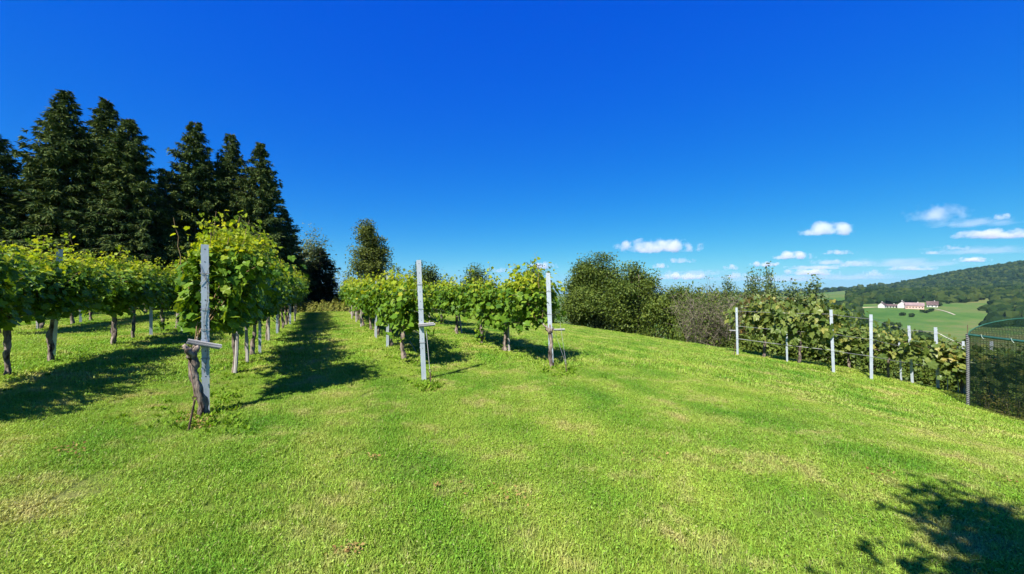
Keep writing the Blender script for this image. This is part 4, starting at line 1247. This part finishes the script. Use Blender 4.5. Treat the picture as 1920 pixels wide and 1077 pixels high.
# big trees right of centre
put_tree('broadleaf_tree', make_broad(31, 7, 2.05, 0.03, 'oak', 95, 380, 0.135, 0.46, 'bark', 8, 0.15, topw=0.8, stems=3), 1112, 29, 474, 7, 'large round olive tree left half of the clump on the lawn edge', wscale=1.0)
put_tree('broadleaf_tree', make_broad(32, 7, 2.0, 0.03, 'oak', 95, 380, 0.135, 0.46, 'bark', 8, 0.15, topw=0.8, stems=3), 1184, 28, 468, 7, 'large round olive tree right half of the clump on the lawn edge', wscale=1.0)
put_tree('broadleaf_tree', make_broad(33, 5.5, 1.25, 0.0, 'oak', 70, 320, 0.12, 0.38, 'bark', 6, 0.1, topw=0.8, stems=2), 1262, 26, 528, 5.5, 'smaller green tree just right of the large olive clump', wscale=1.0)

def make_bare(seed, H, R, n=70):
    rng = np.random.default_rng(seed); gs, gl = Geo(), Geo(); tips = []
    for k in range(n):
        a = rng.uniform(0, 6.283); b = rng.normal(size=2) * 0.35 * R
        L = H * rng.uniform(0.55, 1.05); o_ = R * rng.uniform(0.1, 1.0)
        u = np.linspace(0, 1, 8)
        P = np.stack([b[0] + math.cos(a) * o_ * u ** 1.3, b[1] + math.sin(a) * o_ * u ** 1.3, L * (u ** 0.85) - 0.1], 1)
        P[:, :2] += np.cumsum(rng.normal(size=(8, 2)) * 0.04, 0)
        add_tube(gs, P, np.linspace(0.028, 0.006, 8), 4, cap=False)
        for j in range(13):
            uu = rng.uniform(0.25, 1); c = np.array([np.interp(uu, u, P[:, i]) for i in range(3)])
            d = unit_rand(1, rng)[0] * np.array([1, 1, .6]) + np.array([0, 0, .45]); l = rng.uniform(0.3, 0.9) * H / 4
            e = c + d * l
            add_tube(gs, [tuple(c), tuple(c + d * l * .5 + rng.normal(size=3) * .04), tuple(e)], [0.012, 0.008, 0.004], 3, cap=False)
            for jj in range(3):
                c2 = c + d * l * rng.uniform(.3, 1); e2 = c2 + (d + rng.normal(size=3) * .8) * l * .4
                add_tube(gs, [tuple(c2), tuple(e2)], [0.007, 0.003], 3, cap=False)
                tips.append(e2)
    tips = np.array(tips); tips = tips[rng.random(len(tips)) < 0.35 + 0.6 * (tips[:, 2] / tips[:, 2].max()) ** 2]
    P = (tips[:, None, :] + rng.normal(size=(len(tips), 5, 3)) * 0.11).reshape(-1, 3); m = len(P)
    scatter(gl, SM, SMF, P, rots(unit_rand(m, rng), unit_rand(m, rng), np.zeros(m)), rng.uniform(0.05, 0.10, m))
    return gs.mesh('branches', M['twig']), gl.mesh('leaves', M['oak'])
X = (1335 - 960) / FOC * 21; o = empty('dry_shrub', (X, 21, gz(X, 21)))
tag(o, 'large half bare grey brown shrub left of the first right trellis post', 'shrub')
Hs = EYE - (548 - HOR) / FOC * 21 - gz(X, 21)
for nm, me in zip(('branches', 'leaves'), make_bare(70, Hs, 1.7)): link(nm, me, o)
PO = [make_broad(80, 6, 0.85, 0.10, 'poplar', 60, 190, 0.12, 0.21, 'palebark', 5, 0.07, topw=0.5, upright=0.8), make_broad(81, 6, 1.0, 0.08, 'poplar', 66, 190, 0.12, 0.23, 'palebark', 5, 0.07, topw=0.55, upright=0.8)]
put_tree('young_poplar', PO[0], 1366, 23, 530, 6, 'sparse young tree with a white stem behind the dry shrub', 'young upright trees behind the right trellis', wscale=0.75)
put_tree('young_poplar', PO[1], 1410, 25, 508, 6, 'upright silvery green tree, left of the two tallest tips behind the trellis', 'young upright trees behind the right trellis', wscale=0.85)
put_tree('young_poplar', PO[0], 1441, 25, 512, 6, 'upright silvery green tree, right of the two tallest tips behind the trellis', 'young upright trees behind the right trellis', wscale=0.85)
put_tree('rusty_tree', make_broad(83, 5, 1.35, 0.05, 'rust', 50, 240, 0.13, 0.36, 'bark', 6, 0.08, topw=0.6), 1428, 22, 536, 5, 'rusty brown leaved tree rising behind the first right trellis vine', wscale=1.0)
put_tree('young_poplar', PO[1], 1488, 24, 530, 6, 'green tree right of the rusty brown tree', 'young upright trees behind the right trellis', wscale=1.15)
put_tree('young_poplar', PO[0], 1525, 23.5, 534, 6, 'green tree left behind the third right trellis post', 'young upright trees behind the right trellis', wscale=1.2)
# bushes on the slope below the right trellis
slope = [(1395, 20, 600, 3, 1.2, 'behind the first right trellis post'), (1455, 19.5, 590, 0, 1.3, 'under the rusty brown tree'), (1515, 19, 580, 3, 1.4, 'behind the shaded trellis vine'), (1548, 20, 566, 1, 1.4, 'left behind the third right trellis post'),
         (1590, 19, 606, 0, 1.3, 'behind the reddish yellow vine'), (1640, 18.5, 628, 3, 1.3, 'behind the fourth trellis post'), (1690, 18, 632, 0, 1.3, 'behind the yellowing vine'),
         (1740, 17.5, 640, 3, 1.3, 'left behind the bare trellis post'), (1790, 17, 645, 0, 1.3, 'right behind the bare trellis post'), (1845, 16, 645, 3, 1.2, 'seen through the netting near the laced pole'), (1905, 15, 650, 0, 1.2, 'seen through the netting at the frame edge'),
         (1575, 26, 585, 0, 2.0, 'further down the slope left of the tall trellis posts'), (1625, 30, 602, 3, 2.2, 'further down the slope between the tall trellis posts'), (1680, 32, 618, 0, 2.2, 'further down the slope above the yellowing vine'), (1750, 30, 640, 1, 2.0, 'further down the slope above the bare post')]
for px, Y, tp, k, w, wh in slope:
    put_tree('bush', SH[k], px, Y, tp + 22, 2.2 if k == 3 else 1.6, 'dark green slope bush %s' % wh, 'bushes on the slope below the right trellis', cat='bush', wscale=w)

# small tree behind the photographer whose shadow falls into the frame
o = empty('garden_tree', (1.12, -1.42, gz(1.12, -1.42) - 0.1), 0.6)
tag(o, 'small leafy garden tree behind the viewpoint casting the shadow at bottom right', 'tree')
for nm, me in zip(('trunk', 'crown'), make_broad(90, 5.0, 1.3, 0.40, 'green', 70, 190, 0.11, 0.17, 'bark', 7, 0.09, topw=0.85, upright=1.2, dense=0.4)): link(nm, me, o)

# ------------------------------------------------------------------ far wood, valley trees, farm
def ico(sub):
    import bmesh
    bm = bmesh.new(); bmesh.ops.create_icosphere(bm, subdivisions=sub, radius=1)
    bm.verts.ensure_lookup_table()
    V = np.array([v.co for v in bm.verts]); F = np.array([[v.index for v in f.verts] for f in bm.faces]); bm.free()
    return V, F
ICO1, ICO2 = ico(2), ico(3)
def crowns(g, pts, rad, rng, tmpl, squash=(1, 1, 0.95), rough=0.2, sink=0.35):
    V0, F0 = tmpl
    for (x, y, z), r in zip(pts, rad):
        ph = rng.uniform(0, 6.28, 6)
        d = 1 + rough * (np.sin(V0[:, 0] * 5 + ph[0]) * np.sin(V0[:, 1] * 5 + ph[1]) + 0.6 * np.sin(V0[:, 2] * 9 + ph[2]) * np.sin(V0[:, 0] * 8 + ph[3])) + rng.normal(size=len(V0)) * rough * 0.55
        V = V0 * d[:, None] * r * np.array(squash) * np.array([1, 1, rng.uniform(0.85, 1.35)])
        g.add(V + np.array([x, y, z + r * sink]), F0)

def forest():
    rng = np.random.default_rng(17); g = Geo()
    pts, rad = [], []
    tries = 0
    n = 60000
    X = rng.uniform(400, 2300, n); Y = rng.uniform(500, 1250, n)
    px = 960 + X / Y * FOC
    h2 = hill2(X, Y)
    ok = (px > 1592) & (px < 2050) & (Y > 515 + 10 * np.sin(px / 17))
    X, Y = X[ok], Y[ok]
    cell = {}
    for x, y in zip(X, Y):
        k = (int(x / 6.5), int(y / 8))
        if k in cell: continue
        cell[k] = (x, y)
    P = np.array(list(cell.values()))
    pts = np.stack([P[:, 0], P[:, 1], ground_z(P[:, 0], P[:, 1])], 1)
    rad = rng.uniform(2.8, 6.2, len(P)); pts[:, 2] += rng.uniform(-1.5, 3.5, len(P))
    crowns(g, pts, rad, rng, ICO1)
    # dark wood on the right flank of the farm meadow
    P2 = []
    for k in range(5000):
        y = rng.uniform(330, 620); x = y * (rng.uniform(1868, 2050) - 960) / FOC + rng.normal() * 4
        if all((x - a) ** 2 + (y - b) ** 2 > 40 for a, b in P2[-400:]): P2.append((x, y))
        if len(P2) > 420: break
    P2 = np.array(P2)
    crowns(g, np.stack([P2[:, 0], P2[:, 1], ground_z(P2[:, 0], P2[:, 1])], 1), rng.uniform(4.0, 6.5, len(P2)), rng, ICO1)
    # wood belt between the far field and the hay strip
    P4 = np.array([((a - 960) / FOC * y, y) for a, y in zip(rng.uniform(1535, 1612, 90), rng.uniform(390, 520, 90))])
    crowns(g, np.stack([P4[:, 0], P4[:, 1], ground_z(P4[:, 0], P4[:, 1])], 1), rng.uniform(3.5, 6.0, 90), rng, ICO1)
    # woods on the far skyline
    a = rng.uniform(1180, 1660, 700); Y3 = rng.uniform(1400, 1650, 700); keep = (a < 1583) | (rng.random(700) < 0.25)
    a, Y3 = a[keep], Y3[keep]; X3 = (a - 960) / FOC * Y3
    crowns(g, np.stack([X3, Y3, ground_z(X3, Y3)], 1), rng.uniform(8, 12, len(X3)), rng, ICO1)
    tag(link('forest', g.mesh('forest', M['forest'])), 'dense dark green wood covering the hill beyond the valley', 'forest', kind='stuff')
forest()

def valley_tree_mesh(seed, mat='forest'):
    rng = np.random.default_rng(seed); g, gt = Geo(), Geo()
    pts = [(rng.normal() * 1.6, rng.normal() * 1.6, rng.uniform(2.5, 6.0)) for _ in range(9)]
    crowns(g, pts, rng.uniform(1.3, 2.3, 9), rng, ICO1, rough=0.25, sink=0)
    add_tube(gt, [(0, 0, -0.5), (0, 0, 3)], [0.3, 0.2], 6)
    n = 1500; P = np.array(pts)[rng.integers(0, 9, n)] + unit_rand(n, rng) * rng.uniform(1.5, 2.5, n)[:, None]
    scatter(g, SM, SMF, P, rots(unit_rand(n, rng), unit_rand(n, rng), np.zeros(n)), rng.uniform(0.3, 0.7, n))
    return gt.mesh('trunk', M['bark']), g.mesh('crown', M[mat])
VT = [valley_tree_mesh(s) for s in (1, 2, 3)]
vt = [(1565, 330, 6, 'at the left end of the valley trees'), (1578, 300, 7, 'second from the left among the valley trees'), (1592, 340, 7, 'near the hay strip left of the farm'), (1606, 300, 6.5, 'above the tall trellis posts'),
      (1618, 270, 7, 'below the hay strip'), (1634, 255, 6, 'directly above the fourth trellis post'), (1650, 250, 7, 'on the lower meadow below the white house'), (1668, 235, 8, 'on the lower meadow left of centre'), (1686, 225, 8, 'on the lower meadow above the yellowing vine'),
      (1702, 215, 7, 'at the right end of the lower tree line'), (1664, 340, 5, 'left of two small meadow trees'), (1680, 330, 5.5, 'right of two small meadow trees'), (1690, 410, 3.6, 'just below the gabled white house'),
      (1710, 400, 4, 'just below the long pink building'), (1733, 415, 3.6, 'below the right corner of the pink building'), (1745, 420, 3.5, 'below the dark roofed house'), (1760, 470, 4.5, 'right of the dark roofed house'), (1775, 490, 4, 'at the upper end of the track'), (1728, 310, 2.5, 'alone in the open meadow')]
for i, (px, Y, h, wh) in enumerate(vt):
    x = (px - 960) / FOC * Y
    o = empty('meadow_tree', (x, Y, gz(x, Y) - 0.3), random.uniform(0, 6)); k = h / 7.0 * random.uniform(.95, 1.1); k *= 1.55 if i < 10 else 1.0; o.scale = (k * 1.3, k * 1.3, k)
    tag(o, 'small round distant tree %s' % wh, 'tree', 'distant trees on the farm meadow')
    for nm, me in zip(('trunk', 'crown'), VT[i % 3]): link(nm, me, o)

def house(px, Y, w, d, h, rh, wall, roof, label, rz=0.0, wins=3, lift=0.0):
    x = (px - 960) / FOC * Y
    o = empty('farmhouse', (x, Y, gz(x, Y) - 0.5 + lift), rz)
    tag(o, label, 'house', 'farm buildings across the valley')
    g = Geo()
    V = [(-w / 2, -d / 2, -2), (w / 2, -d / 2, -2), (w / 2, d / 2, -2), (-w / 2, d / 2, -2), (-w / 2, -d / 2, h), (w / 2, -d / 2, h), (w / 2, d / 2, h), (-w / 2, d / 2, h), (-w / 2, 0, h + rh), (w / 2, 0, h + rh)]
    g.add(V, [(0, 1, 5, 4), (2, 3, 7, 6), (1, 2, 6, 5), (3, 0, 4, 7)])
    g.f3.append(np.array([(5, 6, 9), (7, 4, 8)])); g.m3.append(np.zeros(2, int))
    link('wall', g.mesh('wall', M[wall]), o)
    g = Geo(); e = 0.6; t = 0.3
    sl = rh / (d / 2)
    for sg in (-1, 1):
        y0, z0 = sg * (d / 2 + e), h - e * sl
        V = [(-w / 2 - e, y0, z0 + .05), (w / 2 + e, y0, z0 + .05), (w / 2 + e, 0, h + rh + .05), (-w / 2 - e, 0, h + rh + .05),
             (-w / 2 - e, y0, z0 + t), (w / 2 + e, y0, z0 + t), (w / 2 + e, 0, h + rh + t), (-w / 2 - e, 0, h + rh + t)]
        g.add(V, [(0, 1, 2, 3), (4, 5, 6, 7), (0, 1, 5, 4), (0, 3, 7, 4), (1, 2, 6, 5)])
    rf = link('roof', g.mesh('roof', M[roof]), o)
    g = Geo(); add_box(g, (w * .2, 0.4, h + rh + 0.5), (0.7, 0.7, 1.4)); link('chimney', g.mesh('chimney', M['render']), rf)
    for k in range(wins):
        g = Geo(); xx = -w / 2 + w * (k + .5) / wins
        add_box(g, (xx, -d / 2 - 0.02, h * .5), (1.1, 0.1, 1.3)); link('window', g.mesh('window', M['glass']), o)
house(1654, 470, 7, 6, 4.0, 2.8, 'render', 'tile', 'small white house at the left end of the farm', 0.6, 2)
house(1672, 475, 10, 5, 2.4, 1.8, 'render', 'tile', 'low dark open shed between the white farm houses', -0.7, 4)
house(1692, 466, 9, 8, 4.6, 3.8, 'render', 'tile_red', 'white gabled farm house with its gable to the lawn', 0.75, 2)
house(1714, 450, 15, 6, 4.6, 2.8, 'pink', 'tile_red', 'long pink farm building with a faded tile roof', -0.65, 6)
house(1748, 468, 9, 7, 3.2, 3.8, 'render', 'tile', 'white house with steep dark brown roof right of the pink building', -0.8, 3)
tr = tag(draped_strip('track', [at(1752, 0, 1) * 0 + Vector(((1752 - 960) / FOC * 448, 448, 0)), Vector(((1770 - 960) / FOC * 420, 420, 0)), Vector(((1790 - 960) / FOC * 395, 395, 0))], 1.6, M['gravel'], 0.25), 'pale farm track running down the meadow', 'track', kind='structure')
hay = tag(draped_strip('hay_strip', [Vector(((1604 - 960) / FOC * 470, 470, 0)), Vector(((1625 - 960) / FOC * 478, 478, 0)), Vector(((1650 - 960) / FOC * 482, 482, 0))], [3, 12, 4], M['strawfield'], 0.25), 'pale mown hay strip left of the farm', 'field', kind='structure')

# ------------------------------------------------------------------ clouds
CM = cloud_mat()
clouds = [(1237, 473, 160, 28, 'largest white cumulus above the big olive tree'), (1553, 441, 108, 27, 'bright single cumulus high above the rusty tree'), (1755, 414, 115, 32, 'slanting wispy cloud, highest in the right sky'),
          (1868, 447, 130, 19, 'long white cloud touching the right frame edge above the hill'), (1881, 412, 30, 13, 'tiny cloud above the long edge cloud'), (1485, 486, 76, 16, 'flat cloud above the twin tree tips'),
          (1572, 477, 56, 9, 'thin cloud under the bright single cumulus'), (1434, 500, 54, 11, 'small cloud just left above the twin tree tips'), (1553, 496, 74, 11, 'thin streak cloud right of the twin tree tips'),
          (1372, 506, 30, 11, 'small puff right of the large cumulus'), (1276, 493, 54, 10, 'faint flat cloud under the large cumulus'), (1238, 503, 34, 11, 'small cloud at the right edge of the olive tree'), (1282, 524, 100, 14, 'long low cloud above the smaller green tree'),
          (1520, 516, 92, 14, 'low cloud right above the green trees behind the trellis'), (1636, 518, 34, 15, 'small puff left of the wooded hill'), (1709, 507, 92, 10, 'thin streak above the left wooded slope'),
          (1824, 491, 58, 10, 'flat cloud right above the wooded ridge'), (1790, 468, 44, 10, 'small faint cloud left under the long edge cloud'), (1746, 477, 36, 8, 'small thin cloud between the wisps above the hill'), (1377, 522, 40, 14, 'low cloud above the sparse young tree'),
          (1016, 504, 58, 14, 'small cloud left of the rightmost lawn post'), (938, 511, 44, 11, 'faint cloud between the tall dark shoots'), (1600, 500, 70, 12, 'hazy flat cloud between hill and twin tips'), (1530, 505, 110, 9, 'hazy thin cloud band above the low trellis clouds')]
clouds += [(1460, 528, 260, 15, 'faint lilac cloud veil low behind the trees of the right trellis'), (1690, 500, 240, 17, 'faint lilac veil above the left end of the wooded hill'), (1840, 476, 200, 16, 'faint lilac veil over the wooded ridge'),
           (1600, 524, 180, 13, 'faint lilac veil right down on the skyline wood'), (1830, 424, 170, 15, 'faint lilac veil between the wispy and the long edge cloud'), (1300, 516, 150, 12, 'faint lilac veil above the dry shrub')]
UN = Geo(); V_, F_ = ico(3); UN.add(V_, F_); cme = UN.mesh('cloud', CM)
for i, (px, pb, w, h, lb) in enumerate(clouds):
    Y = 500 * FOC / (HOR - pb); x = (px - 960) / FOC * Y
    W = w / FOC * Y * 0.62; Hh = h / FOC * Y * 0.72
    o = link('cloud', cme); o.location = (x, Y, 500 + Hh * 0.45); o.scale = (W, max(W * 0.45, Hh), Hh)
    asp = W / Hh
    thin = 0.35 if ('faint' in lb or 'thin' in lb or 'hazy' in lb or 'wisp' in lb) else 1.0
    if 'veil' in lb: thin = 0.10
    o.color = (asp / 10 * 1.0, min(1.0, 9.0 * thin / Hh / 0.2 / 1.0), 0, 1)
    tag(o, lb, 'cloud', 'small cumulus clouds in the right sky')

# ------------------------------------------------------------------ summer air over the valley
g = Geo(); add_box(g, (0, 0, 22), (11000, 11000, 222))
m, nt_, out_ = nodes('haze'); v = N(nt_, 'ShaderNodeVolumePrincipled')
v.inputs['Color'].default_value = (0.35, 0.62, 1.0, 1); v.inputs['Density'].default_value = 0.00005
nt_.links.new(v.outputs[0], out_.inputs['Volume'])
tag(link('haze', g.mesh('haze', m)), 'thin bluish summer haze over the far hills', 'haze', kind='stuff')

# ------------------------------------------------------------------ light, sky, camera
EL = math.radians(48); AZ = math.radians(32)
tr_ = Vector((math.sin(AZ) * math.cos(EL), math.cos(AZ) * math.cos(EL), -math.sin(EL)))
sd = bpy.data.lights.new('sun', 'SUN'); sd.energy = 5.0; sd.angle = math.radians(0.5); sd.color = (1.0, 0.955, 0.88)
so = bpy.data.objects.new('sun', sd); COL.objects.link(so); so.rotation_euler = tr_.to_track_quat('-Z', 'Y').to_euler()
w = bpy.data.worlds.new('World'); sc.world = w; w.use_nodes = True
nt = w.node_tree; bg = nt.nodes['Background']
sky = nt.nodes.new('ShaderNodeTexSky'); sky.sky_type = 'NISHITA'; sky.sun_disc = False
sky.sun_elevation = EL; sky.sun_rotation = AZ + math.pi
sky.altitude = 400; sky.air_density = 1.0; sky.dust_density = 0.15; sky.ozone_density = 5.0
hs = nt.nodes.new('ShaderNodeHueSaturation'); hs.inputs['Saturation'].default_value = 1.35
nt.links.new(sky.outputs[0], hs.inputs['Color'])
# the photograph's saturated sky: one response curve per channel
EXPO = 1.05
sp = nt.nodes.new('ShaderNodeSeparateColor'); nt.links.new(hs.outputs[0], sp.inputs[0])
cb = nt.nodes.new('ShaderNodeCombineColor')
for i, (k, p) in enumerate(((0.29, 1.23), (0.60, 0.87), (0.865, 0.15))):
    v = math_(nt, 'POWER', math_(nt, 'MULTIPLY', sp.outputs[i], 0.1464), p)
    nt.links.new(math_(nt, 'MULTIPLY', v, k / (0.10 * 2 ** EXPO)), cb.inputs[i])
nt.links.new(cb.outputs[0], bg.inputs[0])
bg.inputs[1].default_value = 0.10

cd = bpy.data.cameras.new('camera'); cd.sensor_width = 36; cd.lens = 36 * FOC / 1920
cd.clip_start = 0.05; cd.clip_end = 120000
co = bpy.data.objects.new('camera', cd); COL.objects.link(co); co.location = (0, 0, EYE); co.rotation_euler = (math.pi / 2, 0, 0)
sc.camera = co
sc.view_settings.view_transform = 'Standard'; sc.view_settings.look = 'None'
sc.view_settings.exposure = EXPO; sc.view_settings.gamma = 1
cy = sc.cycles
cy.max_bounces = 8; cy.diffuse_bounces = 3; cy.glossy_bounces = 2; cy.transmission_bounces = 3; cy.volume_bounces = 5; cy.transparent_max_bounces = 12
cy.use_adaptive_sampling = True; cy.adaptive_threshold = 0.012
cy.use_denoising = True
cy.denoiser = 'OPENIMAGEDENOISE'; cy.denoising_input_passes = 'RGB_ALBEDO_NORMAL'; cy.denoising_prefilter = 'ACCURATE'
cy.caustics_reflective = False; cy.caustics_refractive = False
